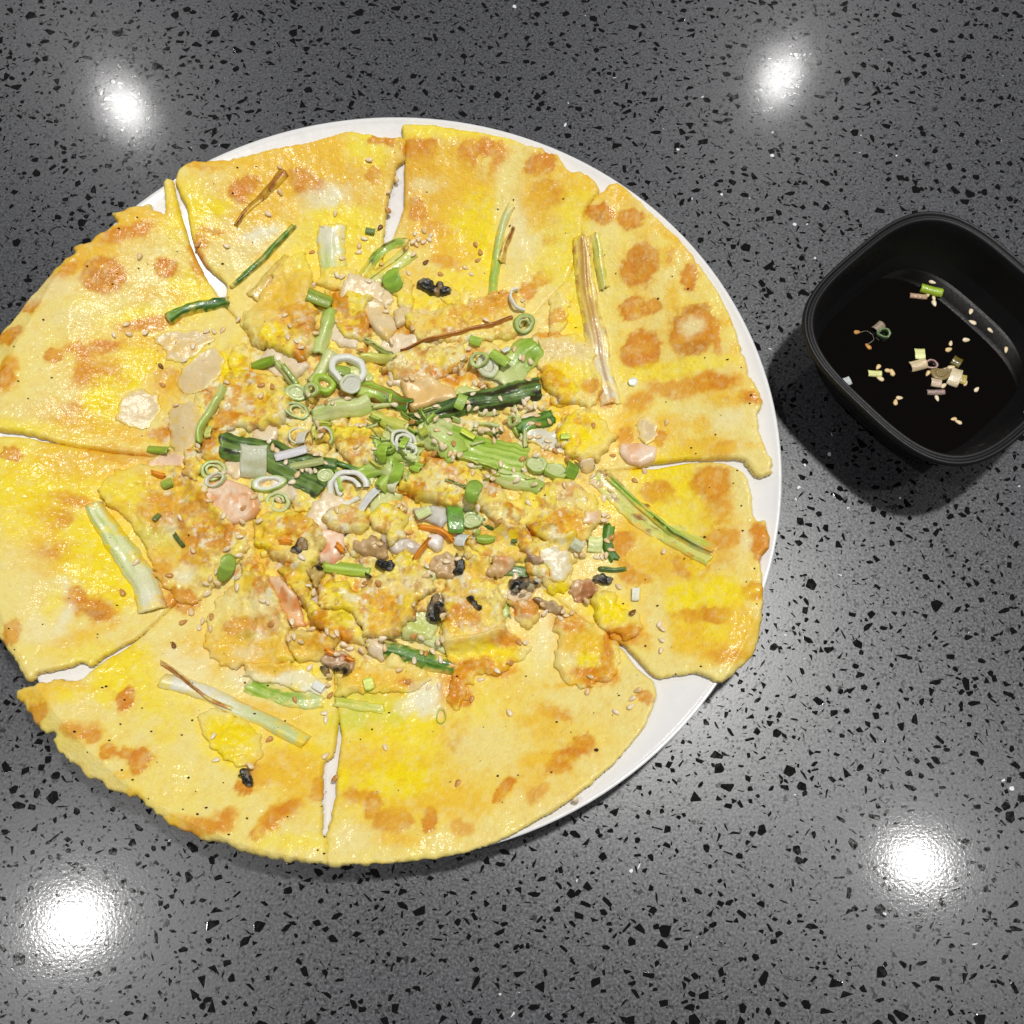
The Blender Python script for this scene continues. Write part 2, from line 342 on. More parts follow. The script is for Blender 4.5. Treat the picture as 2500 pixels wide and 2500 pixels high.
# ------------------------------------------------------------------ colour field of the batter (real browning, egg and dough)
COL = dict(c=srgb(247, 228, 138), p=srgb(248, 234, 170), y=srgb(252, 230, 66), Y=srgb(254, 229, 4), t=srgb(246, 198, 46), o=srgb(222, 138, 12), b=srgb(176, 92, 10), w=srgb(244, 240, 208), g=srgb(192, 212, 66), s=srgb(240, 216, 156))
PAINT = """
B: 1300,540,330,250,10,o,.38 430,520,360,150,-20,o,.38 700,330,220,120,-5,o,.3
A: 720,900,300,80,-38,o,.45 450,1150,200,60,-42,o,.4
E: 1100,1000,330,150,-10,o,.3 1180,1500,300,180,0,o,.25
G: 700,800,520,480,0,y,.6 1300,700,420,420,0,y,.5 1150,900,450,260,-15,t,.35
H: 350,700,420,400,-30,t,.35
F: 900,300,500,160,25,y,.5
B: 450,450,480,300,-10,t,.55 1350,600,330,420,10,t,.5 1300,700,280,300,0,o,.22
A: 1600,720,330,300,0,t,.4 600,1000,480,170,-38,t,.5 850,1700,350,200,0,t,.4
K: 250,450,250,250,20,t,.5 1500,1750,300,140,0,t,.4
E: 900,700,600,400,20,t,.35 1150,1400,420,350,0,t,.4
D: 450,900,450,500,0,t,.28
G: 900,1000,700,350,0,t,.3 1500,200,400,250,0,t,.3
A: 1250,720,170,200,0,Y,.6 1450,700,130,60,-10,Y,.9 1300,1280,160,160,0,y,.8 900,1420,300,90,0,y,.8 1350,400,110,35,5,o,.9 1500,390,260,40,-5,t,.9 1660,580,120,90,-30,o,.95 1800,640,210,80,-40,t,.95
A: 920,770,240,50,-20,t,.9 850,880,160,55,-30,o,.85 690,1000,80,60,0,t,.8 690,1170,135,120,0,o,1 690,1180,85,60,0,b,.35 1120,1120,80,65,-20,o,.95 990,1290,90,40,-30,t,.9 1180,1300,50,40,0,t,.8 430,1140,120,40,-40,o,.7 200,1350,70,60,0,o,.8 60,1560,80,60,-30,o,.8 360,1700,60,50,0,o,.8 40,1850,60,120,0,o,.9
A: 980,1490,180,50,-15,o,.8 680,1640,180,45,-15,o,.9 560,1760,45,170,0,o,.7 1000,1660,150,110,20,t,.9 700,1800,140,70,-15,o,.75 950,1760,160,110,0,Y,.6 850,1870,80,70,0,Y,.8 1120,1860,90,90,0,o,.6 300,1250,200,80,-20,p,.7 1330,1050,55,130,-20,o,.7 1350,930,50,60,0,o,.6 1750,960,190,110,-30,t,.8 1600,1060,110,60,0,c,.8 1750,870,120,45,-20,w,.9 1850,820,60,50,0,w,.9 1420,850,90,22,0,o,.6 640,1380,300,60,-25,p,.5
B: 430,320,420,120,-12,t,.95 600,400,280,160,0,t,.9 400,540,130,80,20,o,.8 150,620,200,60,-40,t,.8 250,740,300,60,-10,t,.8 560,700,190,110,0,p,.9 590,650,130,100,0,w,.7 750,650,110,60,0,t,.7 700,770,240,90,0,y,.9 780,900,120,130,0,y,.9 800,260,130,120,0,y,.9 860,340,90,100,0,y,.8 880,240,45,30,0,o,.8 990,240,60,40,0,o,.9 850,480,50,60,0,o,.6 900,600,50,200,10,t,.5 120,950,200,60,-20,p,.7
B: 1150,180,120,80,0,y,.8 1500,190,330,50,8,y,.8 1180,310,130,80,0,o,.85 1350,330,110,60,0,t,.9 1500,330,75,90,20,o,1 1650,290,120,60,10,o,.9 1700,390,55,110,20,o,.7 1200,450,130,60,5,o,.65 1350,480,260,120,10,t,.85 1270,545,140,45,0,p,.8 1450,560,200,120,0,t,.85 1550,620,160,80,30,t,.8 1250,800,160,150,0,t,.9 1150,720,70,80,0,o,.7 1300,850,130,60,20,o,.55 1450,950,190,150,0,t,.85 1600,830,210,210,50,Y,.75 1480,1180,250,120,0,Y,.6 1650,1000,80,220,0,Y,.9 1780,560,90,250,10,c,.9 1850,780,70,250,15,p,.9 1400,1000,120,100,0,t,.8 1350,1080,120,50,20,o,.5
B: 500,1000,300,260,0,Y,.5 900,1150,150,200,0,y,.7 300,1350,200,200,0,t,.9 350,1500,150,130,0,o,.5 200,1600,120,80,0,Y,.8 1150,1200,130,120,0,t,.5 1250,1340,250,60,5,y,.8 1450,1480,330,80,-8,t,.9 1730,1330,110,60,0,o,.7 1600,1400,160,60,-15,o,.55 700,1400,200,150,0,y,.9 640,1400,60,160,-15,o,.8 780,1520,80,80,20,o,.8 1060,1550,60,60,0,o,.9 1250,1700,300,120,-5,c,.9 1350,1850,300,60,0,o,.6
K: 200,270,120,80,-10,o,.9 190,440,140,120,0,t,.9 240,470,120,90,0,o,.65 180,570,100,150,0,t,.7 450,390,140,90,20,t,.9 430,560,120,150,0,Y,.5 150,820,110,80,0,p,.9 250,790,60,40,0,o,.5 200,1030,70,60,0,o,.7 110,1120,60,80,0,o,.7 350,900,200,200,0,y,.6 680,430,130,100,20,t,.95 600,600,110,65,20,o,.9 600,620,40,35,0,b,.5 810,640,90,75,0,o,.85 760,480,120,60,30,t,.6 950,700,70,60,0,t,.7 1060,740,90,40,50,t,.8 860,955,118,155,10,o,.95 860,940,70,90,10,b,.25 1070,890,60,90,20,t,.9 1060,900,30,50,0,o,.6 1210,1030,62,90,10,o,.9 1150,850,120,50,40,t,.6 820,1250,105,90,-10,o,1 935,1230,70,60,0,o,.8 1090,1170,50,110,0,t,.9
K: 1225,1400,165,175,0,o,.95 1230,1510,115,60,0,b,.45 1105,1330,30,90,0,b,.35 1240,1250,100,30,0,b,.35 1212,1365,75,65,0,p,.85 1387,1450,22,130,0,o,.7 870,1520,128,145,12,o,.95 1490,1330,60,40,0,t,.8 1500,1550,60,60,0,t,.6 1000,1670,260,70,0,Y,.6 1300,1620,200,50,0,y,.7 1380,1740,150,70,10,o,.9 1080,1780,190,70,5,o,.65 850,1880,120,60,-20,o,.7 1600,1850,95,50,20,o,.9 1440,1850,120,60,0,t,.8 430,1350,100,250,0,Y,.9 450,1050,90,350,-10,y,.8 300,1310,60,60,0,o,.5 330,1530,230,110,0,s,.9 250,1440,110,25,0,o,.7 350,1730,160,140,0,y,.8 270,1720,110,90,0,o,.5 640,1850,60,90,0,o,.6 520,1780,60,60,0,o,.6
E: 650,100,120,130,0,t,.9 620,180,60,90,0,o,.6 900,120,130,100,0,t,.9 1150,90,80,60,0,t,.9 1320,60,110,60,0,p,.8 1100,220,180,60,0,t,.9 1300,250,130,50,0,o,.6 860,180,45,60,0,o,.7 760,110,70,80,0,p,.8 1150,275,380,40,0,t,.7 300,150,180,170,0,Y,1 330,100,100,60,0,t,.4
E: 900,500,230,260,20,Y,.75 850,550,120,80,0,o,.6 930,620,90,40,20,o,.7 1220,480,130,130,0,o,.8 1200,720,100,80,0,o,.75 1240,600,95,180,0,o,.6 1250,600,50,60,0,b,.15 1430,500,70,300,0,c,.9 720,420,60,40,0,Y,.8 1000,780,220,200,0,y,.7 680,780,150,130,0,t,.9 620,900,100,100,0,o,.55 750,1050,190,110,0,t,.85 690,1130,100,60,0,o,.5 1250,880,200,80,-10,o,.6 1080,1050,140,90,0,o,.55 1120,1020,100,60,0,Y,.5 1530,880,80,130,0,o,.95 1440,880,35,90,0,p,.9 1480,1220,100,60,-20,o,.85 1200,1250,260,150,0,Y,.75 1200,1480,240,200,0,Y,.6 1130,1380,140,50,0,o,.65 1250,1380,90,60,0,o,.6 1080,1500,100,60,0,t,.9 1200,1610,250,80,0,t,.9 1400,1450,100,150,0,t,.8 1300,1650,130,50,0,o,.5 990,1250,70,80,0,Y,.8 860,1500,65,260,0,c,.95 870,1720,200,90,0,c,.9 1300,1775,220,35,0,c,.95 500,1350,140,100,0,Y,.9 650,1530,140,70,0,o,.6 250,1450,160,90,0,o,.6 550,640,150,100,0,y,.6
D: 630,60,160,90,0,o,.7 450,320,270,100,0,o,.6 550,370,230,70,0,t,.8 900,450,290,55,0,t,.9 1100,430,100,55,0,o,.8 700,200,110,150,0,Y,.85 1120,150,140,150,0,t,.7 30,50,50,80,0,o,.7 100,360,200,50,0,y,.8 150,250,200,100,0,c,.6
D: 330,780,420,320,0,Y,.6 600,650,260,90,0,t,.75 400,620,160,130,0,t,.75 70,560,65,50,0,o,.8 800,580,220,60,0,o,.45 450,880,190,50,0,o,.65 280,960,130,60,0,o,.6 370,1000,90,70,0,o,.65 260,1200,110,170,0,t,.9 400,1230,140,80,0,o,.7 210,1390,80,90,0,t,.9 300,1340,120,60,0,t,.8 130,900,200,250,0,Y,.5 700,1300,220,320,-20,Y,1 500,1530,80,60,0,o,.8 630,1610,160,80,25,o,1 620,1650,85,45,10,b,.5 390,1480,50,60,0,w,.8 410,1690,60,130,0,w,.65 340,1600,55,150,0,Y,.5 120,1560,150,320,0,c,.95 60,1780,55,80,0,o,.6 550,1790,200,50,-20,t,.7 250,1760,90,100,0,p,.8 850,1450,110,150,0,Y,.7
D: 1150,850,260,180,0,t,.95 1100,950,200,120,10,o,.5 1130,1050,120,80,0,o,.5 1250,1080,120,100,0,w,.6 1450,1110,140,60,20,o,.7 1200,1200,250,110,20,g,.35 1330,1150,160,90,0,t,.7 1150,1300,150,120,20,t,.7 1330,1300,100,90,0,o,.55 1250,1400,80,60,0,w,.7 1100,1380,60,120,-10,o,.5 850,850,120,120,30,y,.9 780,960,60,80,30,t,.6 1220,1560,120,80,20,o,.8
F: 820,240,130,190,30,Y,.9 950,350,70,220,-35,y,.9 400,340,170,60,0,t,.8 450,400,100,50,0,Y,.5 200,430,130,80,0,t,.9 240,540,60,90,40,o,.65 830,420,60,82,0,o,.95 540,640,120,60,10,o,.65 600,680,60,50,0,o,.6 695,790,50,60,0,o,.9 830,800,130,40,5,o,.85 930,850,80,85,0,o,.9 1100,690,80,80,0,y,.5 880,1100,60,50,0,t,.8 800,950,40,30,0,t,.8 1280,1290,130,55,0,o,.65 1500,1260,110,60,-20,o,.9 1150,1250,90,40,0,t,.8 1710,1350,50,50,0,o,.7 1850,1220,115,60,-40,o,1 1540,700,200,150,25,Y,1 1750,950,100,80,0,o,.7 1850,900,150,150,0,t,.5 1650,1020,60,50,0,o,.9 1550,100,360,150,0,t,.8 1700,250,160,100,0,w,.6 1450,120,160,60,0,t,.8 1250,230,140,120,0,p,.9 1400,150,80,50,0,p,.5 1750,500,160,50,25,t,.6 1150,110,60,40,0,p,.8
G: 100,200,200,90,0,t,.7 200,290,120,50,0,w,.7 320,360,80,50,0,w,.9 180,560,200,60,20,t,.5 200,740,200,60,20,Y,.6 150,900,210,150,0,t,.9 250,1000,150,120,0,t,.8 350,1050,50,80,0,o,.5 110,1190,130,62,-35,o,1 40,1260,80,40,-20,o,.8 200,1400,260,60,0,y,.6
G: 650,300,160,70,0,t,.85 850,330,250,100,0,t,.75 950,340,80,35,20,o,.8 900,600,360,200,0,Y,.6 700,500,260,130,0,g,.4 600,570,130,100,0,g,.3 1050,750,150,60,0,y,.8 1100,420,120,110,0,w,.9 1050,490,160,70,0,w,.6 1200,350,50,150,0,o,.5 1300,400,90,85,0,o,1 1330,200,80,150,0,o,.7 1450,150,130,70,0,Y,.8 1600,240,130,40,-10,o,.8 1650,60,60,50,0,o,.7 1280,660,130,120,0,t,.8 1300,740,80,60,0,o,.6 700,850,260,110,0,t,.7 850,900,200,60,0,o,.35 900,1000,260,180,0,Y,.75 600,1070,100,50,20,o,.7 720,1150,55,90,0,o,.7 850,1250,130,90,0,o,.6 1000,1150,200,60,0,t,.8 1100,1250,55,80,0,o,.8 850,1380,150,45,0,t,.8 1250,1100,200,110,0,t,.7 1330,1300,80,45,0,o,.5 1400,1150,150,60,0,t,.6 1620,1030,95,38,-40,o,.9 1550,1090,30,50,0,o,.8 500,970,60,70,0,Y,.8 580,1370,150,90,0,p,.6 1800,850,150,60,-20,t,.8 1780,1000,150,50,-30,t,.5 1500,750,260,200,0,c,.7
H: 100,150,160,100,0,t,.8 300,180,160,80,0,y,.9 500,100,220,150,0,p,.5 780,180,50,150,-15,o,.75 700,300,120,50,-10,o,.9 500,340,120,25,-5,t,.9 600,60,200,90,0,t,.5 500,470,200,90,0,c,.9 450,530,130,45,20,o,.6 350,600,120,150,0,t,.6 250,560,80,60,0,t,.8 560,800,160,50,-20,o,.9 640,710,75,45,0,o,.75 450,900,110,50,-25,o,.7 300,850,110,60,0,t,.8 1030,420,60,45,0,o,.7 130,1000,75,38,-40,o,.9 300,1060,90,40,-40,o,.5 640,100,80,120,0,Y,.5
P: 600,330,230,180,0,t,.9 550,300,130,150,0,o,.75 700,620,220,120,0,o,.65 400,700,160,100,0,o,.8 600,600,150,40,10,w,.5 800,500,120,100,0,Y,.5 300,100,260,100,0,Y,.8 450,200,140,120,0,Y,.8 1100,100,60,120,0,o,.9 250,900,110,150,0,o,.8 400,1050,160,100,0,t,.9 1600,850,260,120,0,y,.9 1650,930,120,50,0,o,.7 150,1600,200,220,0,o,.6 300,1800,220,120,0,o,.8 800,1700,210,200,0,t,.7 950,1800,60,60,0,o,.9 1050,1600,300,80,0,y,.7 1500,1600,160,80,0,s,.9 900,1700,60,60,0,o,.5 750,1900,90,70,0,Y,.8
Q: 500,230,260,50,15,o,.8 720,300,190,60,0,o,.9 300,190,200,60,0,p,.9 500,120,170,100,0,c,.9 1850,300,160,200,0,Y,.6 1780,300,120,80,0,o,.5 1800,550,160,150,0,t,.9 1850,850,130,260,0,Y,1 1250,850,120,100,0,o,.5 1700,1000,150,70,0,o,.5 650,1090,190,50,10,o,.9 820,1200,120,50,10,o,.9 500,1230,160,80,0,c,.8 450,1390,90,70,0,o,.85 250,1400,200,80,0,t,.9 780,1420,160,80,0,y,.8 1150,1370,70,90,20,o,.85 1350,1530,100,35,20,o,.95 1000,1520,150,100,0,p,.8 1600,1450,220,90,0,y,.9 1850,1450,100,100,0,s,.7 1850,1630,160,80,0,o,.7 1300,1800,330,90,0,t,.95 1550,1720,90,60,0,o,.8 1050,1750,120,50,0,o,.4 200,1580,190,110,0,y,.8
R: 500,150,150,120,0,o,.6 150,280,70,120,0,Y,.6 250,200,130,120,0,t,.5 300,600,60,200,0,o,.8 100,650,110,220,0,o,.75 450,780,150,200,20,t,.8 400,600,100,100,0,o,.6 880,740,200,120,0,Y,.85 850,680,90,60,0,t,.7 1400,900,320,150,0,t,.95 1500,480,150,80,0,Y,.6 1500,680,200,100,0,s,.6 700,1050,130,90,0,o,.85 900,1000,170,100,0,Y,.8 950,1180,110,60,20,o,.85 1300,1080,200,90,0,t,.9 1250,850,160,90,0,o,.45 1650,1000,60,120,0,o,.9 100,1250,280,220,0,t,.8 200,1050,150,120,0,o,.5 100,1150,120,80,0,w,.5 150,850,220,120,0,p,.8 -50,1100,150,120,0,o,.6 50,1330,160,60,0,w,.4 0,1180,100,60,0,g,.35 650,1250,260,100,-20,t,.9 700,1200,150,60,-30,o,.45 550,1450,220,50,15,y,.9 300,1460,160,80,0,t,.8 650,1640,110,60,0,w,1 350,1590,80,50,0,w,.9
S: 350,600,200,130,0,t,.9 300,1000,260,200,0,t,.9 330,980,150,130,0,o,.65 350,780,100,80,0,b,.15 480,1100,150,80,0,s,.4 650,270,220,60,0,Y,.5 500,300,120,60,0,o,.6 820,420,120,80,0,t,.9 800,130,200,60,0,p,.8 990,180,90,60,0,o,.8 1250,180,220,90,0,t,.8 1300,50,150,50,0,o,.5 1220,730,140,70,0,Y,.8 900,900,130,110,0,o,.85 600,1310,260,100,0,Y,.9 700,1200,140,70,0,o,.8 400,1450,200,80,0,o,.8 240,1650,80,160,0,o,1 1330,1090,160,70,10,o,.85 1400,1250,200,150,0,t,.8 1680,1260,50,200,0,o,.9 1700,930,160,130,0,Y,.95 1850,1150,150,60,10,o,.7 1500,1510,170,60,0,o,.85 1000,1350,150,200,0,p,.6 1100,1100,90,150,0,p,.8 1800,300,110,150,0,o,.7 1480,1400,100,70,0,Y,.9 300,1330,150,70,0,y,.7 1850,550,90,130,0,o,.5
"""
HC = onb(930, 1130)
BL = []
PXM = .000156
for line in PAINT.strip().splitlines():
    t_, rest = line.split(':')
    for it in rest.split():
        x, y, rx, ry, a, k, s_ = it.split(',')
        s0 = TILES[t_.strip()][2]
        px, py = T(t_.strip(), float(x), float(y)); wx, wy = onb(px, py)
        # metres per pixel grows with distance from the camera
        d = np.linalg.norm([wx, wy, HCAM - .015]); m_ = d / 2500 * .98
        BL.append((wx, wy, float(rx) / s0 * m_, float(ry) / s0 * m_, -math.radians(float(a)), COL[k], float(s_), k))
def field(x, y, seed=0, warp=1.0):
    """albedo and brownness of the batter at plate points"""
    n = len(x)
    wx_ = x + warp * (.0013 * fbm(x * 130, y * 130, 3 + seed, 3) + .0012 * fbm(x * 520, y * 520, 5 + seed, 3))
    wy_ = y + warp * (.0013 * fbm(x * 130, y * 130, 31 + seed, 3) + .0012 * fbm(x * 520, y * 520, 35 + seed, 3))
    fine = fbm(x * 900, y * 900, 51 + seed, 3)
    mid = fbm(x * 300, y * 300, 61 + seed, 3)
    col = np.tile(COL['c'], (n, 1)); br = np.zeros(n)
    m0 = sstep(-.1, .5, fbm(x * 60, y * 60, 71, 3))[:, None]
    col = col * (1 - .32 * m0) + COL['y'] * .32 * m0
    m1 = sstep(-.05, .45, fbm(x * 210, y * 210, 77, 4, .65))[:, None]
    col = col * (1 - .12 * m1) + COL['t'] * .12 * m1
    for (bx, by, rx, ry, a, cc, st, k) in BL:
        st = min(1, st * (1.3 if k in 'Yyc' else 1.12 if k in 'ob' else 1))
        R_ = max(rx, ry) * 1.85
        idx = np.where((np.abs(wx_ - bx) < R_) & (np.abs(wy_ - by) < R_))[0]
        if not len(idx): continue
        dx = wx_[idx] - bx; dy = wy_[idx] - by; c_, s_ = math.cos(a), math.sin(a)
        q = np.sqrt(((dx * c_ + dy * s_) / rx) ** 2 + ((-dx * s_ + dy * c_) / ry) ** 2)
        q = q + .30 * mid[idx] + .14 * fine[idx]
        if k in 'ob':
            el = max(rx, ry) / min(rx, ry)
            if el < 1.75:
                q = q - (.17 * mid[idx] + .04 * fine[idx]); f = st * sstep(1.10, .82, q) * (1 - .25 * sstep(.1, .5, fine[idx]))
                ringm = .22 * st * sstep(.55, .86, q) * sstep(1.08, .92, q); 
            else:
                q = q + .16 * mid[idx]; f = st * sstep(1.28, .60, q); ringm = 0 * q
            h_ = .55 * st * sstep(1.65, .8, q); col[idx] = col[idx] * (1 - h_[:, None]) + COL['t'] * h_[:, None]
        else: f = st * sstep(1.5, .45, q)
        if k in 'ot': f = f * np.clip(1 + .30 * mid[idx] + .22 * fine[idx], 0, 1.0)
        col[idx] = col[idx] * (1 - f[:, None]) + cc * f[:, None]
        if k in 'ob': col[idx] = col[idx] * (1 - ringm[:, None]) + COL['b'] * ringm[:, None]
        if k in 'ob': br[idx] = np.maximum(br[idx], f)
        elif k == 't': br[idx] = np.maximum(br[idx] * (1 - f), f * .4)
        else: br[idx] *= (1 - f)
    # golden frying texture, strongest where the egg is browned or yellow
    yl = np.clip((col[:, 0] - col[:, 2]) * 1.3 - .35, 0, 1)
    g1 = sstep(.02, .34, fbm(x * 260, y * 260, 401, 5, .68)) * (.05 + .24 * yl); g2 = sstep(.10, .42, fbm(x * 620, y * 620, 407, 3, .6)) * (.02 + .17 * yl)
    g3 = sstep(.12, .40, fbm(x * 330, y * 330, 411, 4, .6)) * .20
    for g_, c_ in ((g1, COL['t']), (g2, COL['o']), (g3, COL['p'])): col = col * (1 - g_[:, None]) + c_ * g_[:, None]
    # the torn heap: egg white, toasted lace and soaked dough side by side at millimetre scale
    hp = sstep(1.08, .80, np.sqrt(((x - HC[0]) / .088) ** 2 + ((y - HC[1]) / .078) ** 2) + .15 * fbm(x * 60, y * 60, 9, 3))
    for cc, sd, fr, amt, lo in ((COL['w'], 301, 330, .75, .16), (COL['o'], 305, 260, .65, .14), (srgb(206, 160, 84), 311, 410, .7, .20), (COL['y'], 317, 210, .6, .12), (COL['b'], 323, 480, .55, .34)):
        k = (hp * amt * sstep(lo, lo + .24, fbm(x * fr, y * fr, sd, 4, .6)))[:, None]; col = col * (1 - k) + cc * k
    # fried mottling: darker lace and paler flour bubbles
    lace = sstep(.18, .62, fbm(x * 420, y * 420, 91 + seed, 4, .6)) * (.10 + .45 * np.clip(br, 0, 1))
    col = col * (1 - lace[:, None]) + COL['o'] * lace[:, None]
    pale = sstep(.30, .65, fbm(x * 520, y * 520, 97 + seed, 3)) * .30
    col = col * (1 - pale[:, None]) + COL['p'] * pale[:, None]
    return col, br

# ------------------------------------------------------------------ sheets: slices and torn chunks
def ragged(poly, amp, seed, step=.0011, freq=230):
    P = np.asarray(poly, float); out = []
    n = len(P)
    for i in range(n):
        a, b_ = P[i], P[(i + 1) % n]; m_ = max(1, int(np.linalg.norm(b_ - a) / step))
        for k in range(m_): out.append(a + (b_ - a) * k / m_)
    Q = np.array(out)
    # soften the corners of the traced outline a little before roughening it
    for _ in range(2): Q = .25 * np.roll(Q, 1, 0) + .5 * Q + .25 * np.roll(Q, -1, 0)
    t_ = np.roll(Q, -1, 0) - np.roll(Q, 1, 0); t_ /= np.linalg.norm(t_, axis=1)[:, None] + 1e-12
    nn = np.c_[t_[:, 1], -t_[:, 0]]
    a_ = amp(Q[:, 0], Q[:, 1]) if callable(amp) else amp
    d = a_ * (fbm(Q[:, 0] * freq, Q[:, 1] * freq, seed, 3, .6) * 1.3)
    d = d * (.35 + 1.5 * vnoise(Q[:, 0] * 110, Q[:, 1] * 110, seed + 5))
    return Q + nn * d[:, None]
def sdf(P, x, y):
    """signed distance (positive inside) and nearest boundary point"""
    n = len(x); best = np.full(n, 1e9); nx = np.zeros(n); ny = np.zeros(n); ins = np.zeros(n, bool)
    A = P; B = np.roll(P, -1, 0)
    for (ax, ay), (bx, by) in zip(A, B):
        dx, dy = bx - ax, by - ay; L2 = dx * dx + dy * dy + 1e-18
        t_ = np.clip(((x - ax) * dx + (y - ay) * dy) / L2, 0, 1)
        qx = ax + t_ * dx; qy = ay + t_ * dy; d = (x - qx) ** 2 + (y - qy) ** 2
        m_ = d < best; best[m_] = d[m_]; nx[m_] = qx[m_]; ny[m_] = qy[m_]
        c = ((ay > y) != (by > y)) & (x < (bx - ax) * (y - ay) / (by - ay + 1e-18) + ax); ins ^= c
    return np.sqrt(best) * np.where(ins, 1, -1), nx, ny

def sheet(name, P, step, ztop, zbot, colf, mat, parent=None, jitter=.25):
    xa, ya = P.min(0) - step; xb, yb = P.max(0) + step
    nx_ = int((xb - xa) / step) + 2; ny_ = int((yb - ya) / step) + 2
    X, Y = np.meshgrid(xa + np.arange(nx_) * step, ya + np.arange(ny_) * step)
    X = X.ravel() + step * jitter * (RNG.random(X.size) - .5); Y = Y.ravel() + step * jitter * (RNG.random(Y.size) - .5)
    s, qx, qy = sdf(P, X, Y)
    keep = s > -.55 * step
    sn = s < .30 * step
    X = np.where(sn, qx, X); Y = np.where(sn, qy, Y); s = np.where(sn, 0, s)
    K = keep.reshape(ny_, nx_); idx = np.arange(nx_ * ny_).reshape(ny_, nx_)
    ok = K[:-1, :-1] & K[1:, :-1] & K[:-1, 1:] & K[1:, 1:]
    q = np.stack([idx[:-1, :-1][ok], idx[:-1, 1:][ok], idx[1:, 1:][ok], idx[1:, :-1][ok]], 1)
    used = np.zeros(nx_ * ny_, bool); used[q.ravel()] = True
    remap = np.cumsum(used) - 1; q = remap[q]; X = X[used]; Y = Y[used]; s = s[used]
    Z = ztop(X, Y, s)
    # rim edges belong to one face only
    e = np.concatenate([q[:, [0, 1]], q[:, [1, 2]], q[:, [2, 3]], q[:, [3, 0]]])
    es = np.sort(e, 1); key = es[:, 0].astype(np.int64) * len(X) + es[:, 1]
    u, inv, cnt = np.unique(key, return_inverse=True, return_counts=True)
    be = e[cnt[inv] == 1]
    bv = np.unique(be); mp = {v: i for i, v in enumerate(bv)}
    zb = zbot(X[bv], Y[bv])
    n0 = len(X); V = np.c_[np.r_[X, X[bv]], np.r_[Y, Y[bv]], np.r_[Z, np.minimum(zb, Z[bv] - .0001)]]
    sk = [[int(b_), int(a), n0 + mp[a], n0 + mp[b_]] for a, b_ in be]
    col = colf(X, Y, s); col = np.r_[col, col[bv] * .96]
    me = mesh(name, V, q.tolist() + sk, col)
    o = link(name, me, parent, mat)
    return o, X, Y, Z, s

def stamp(X, Y, Z):
    """raise the height map under a sheet"""
    i = np.round((X - GX0) / GS).astype(int); j = np.round((Y - GY0) / GS).astype(int)
    for di in (-1, 0, 1):
        for dj in (-1, 0, 1):
            ii = np.clip(i + di, 0, GN - 1); jj = np.clip(j + dj, 0, GN - 1)
            np.maximum.at(HM, (jj, ii), Z)

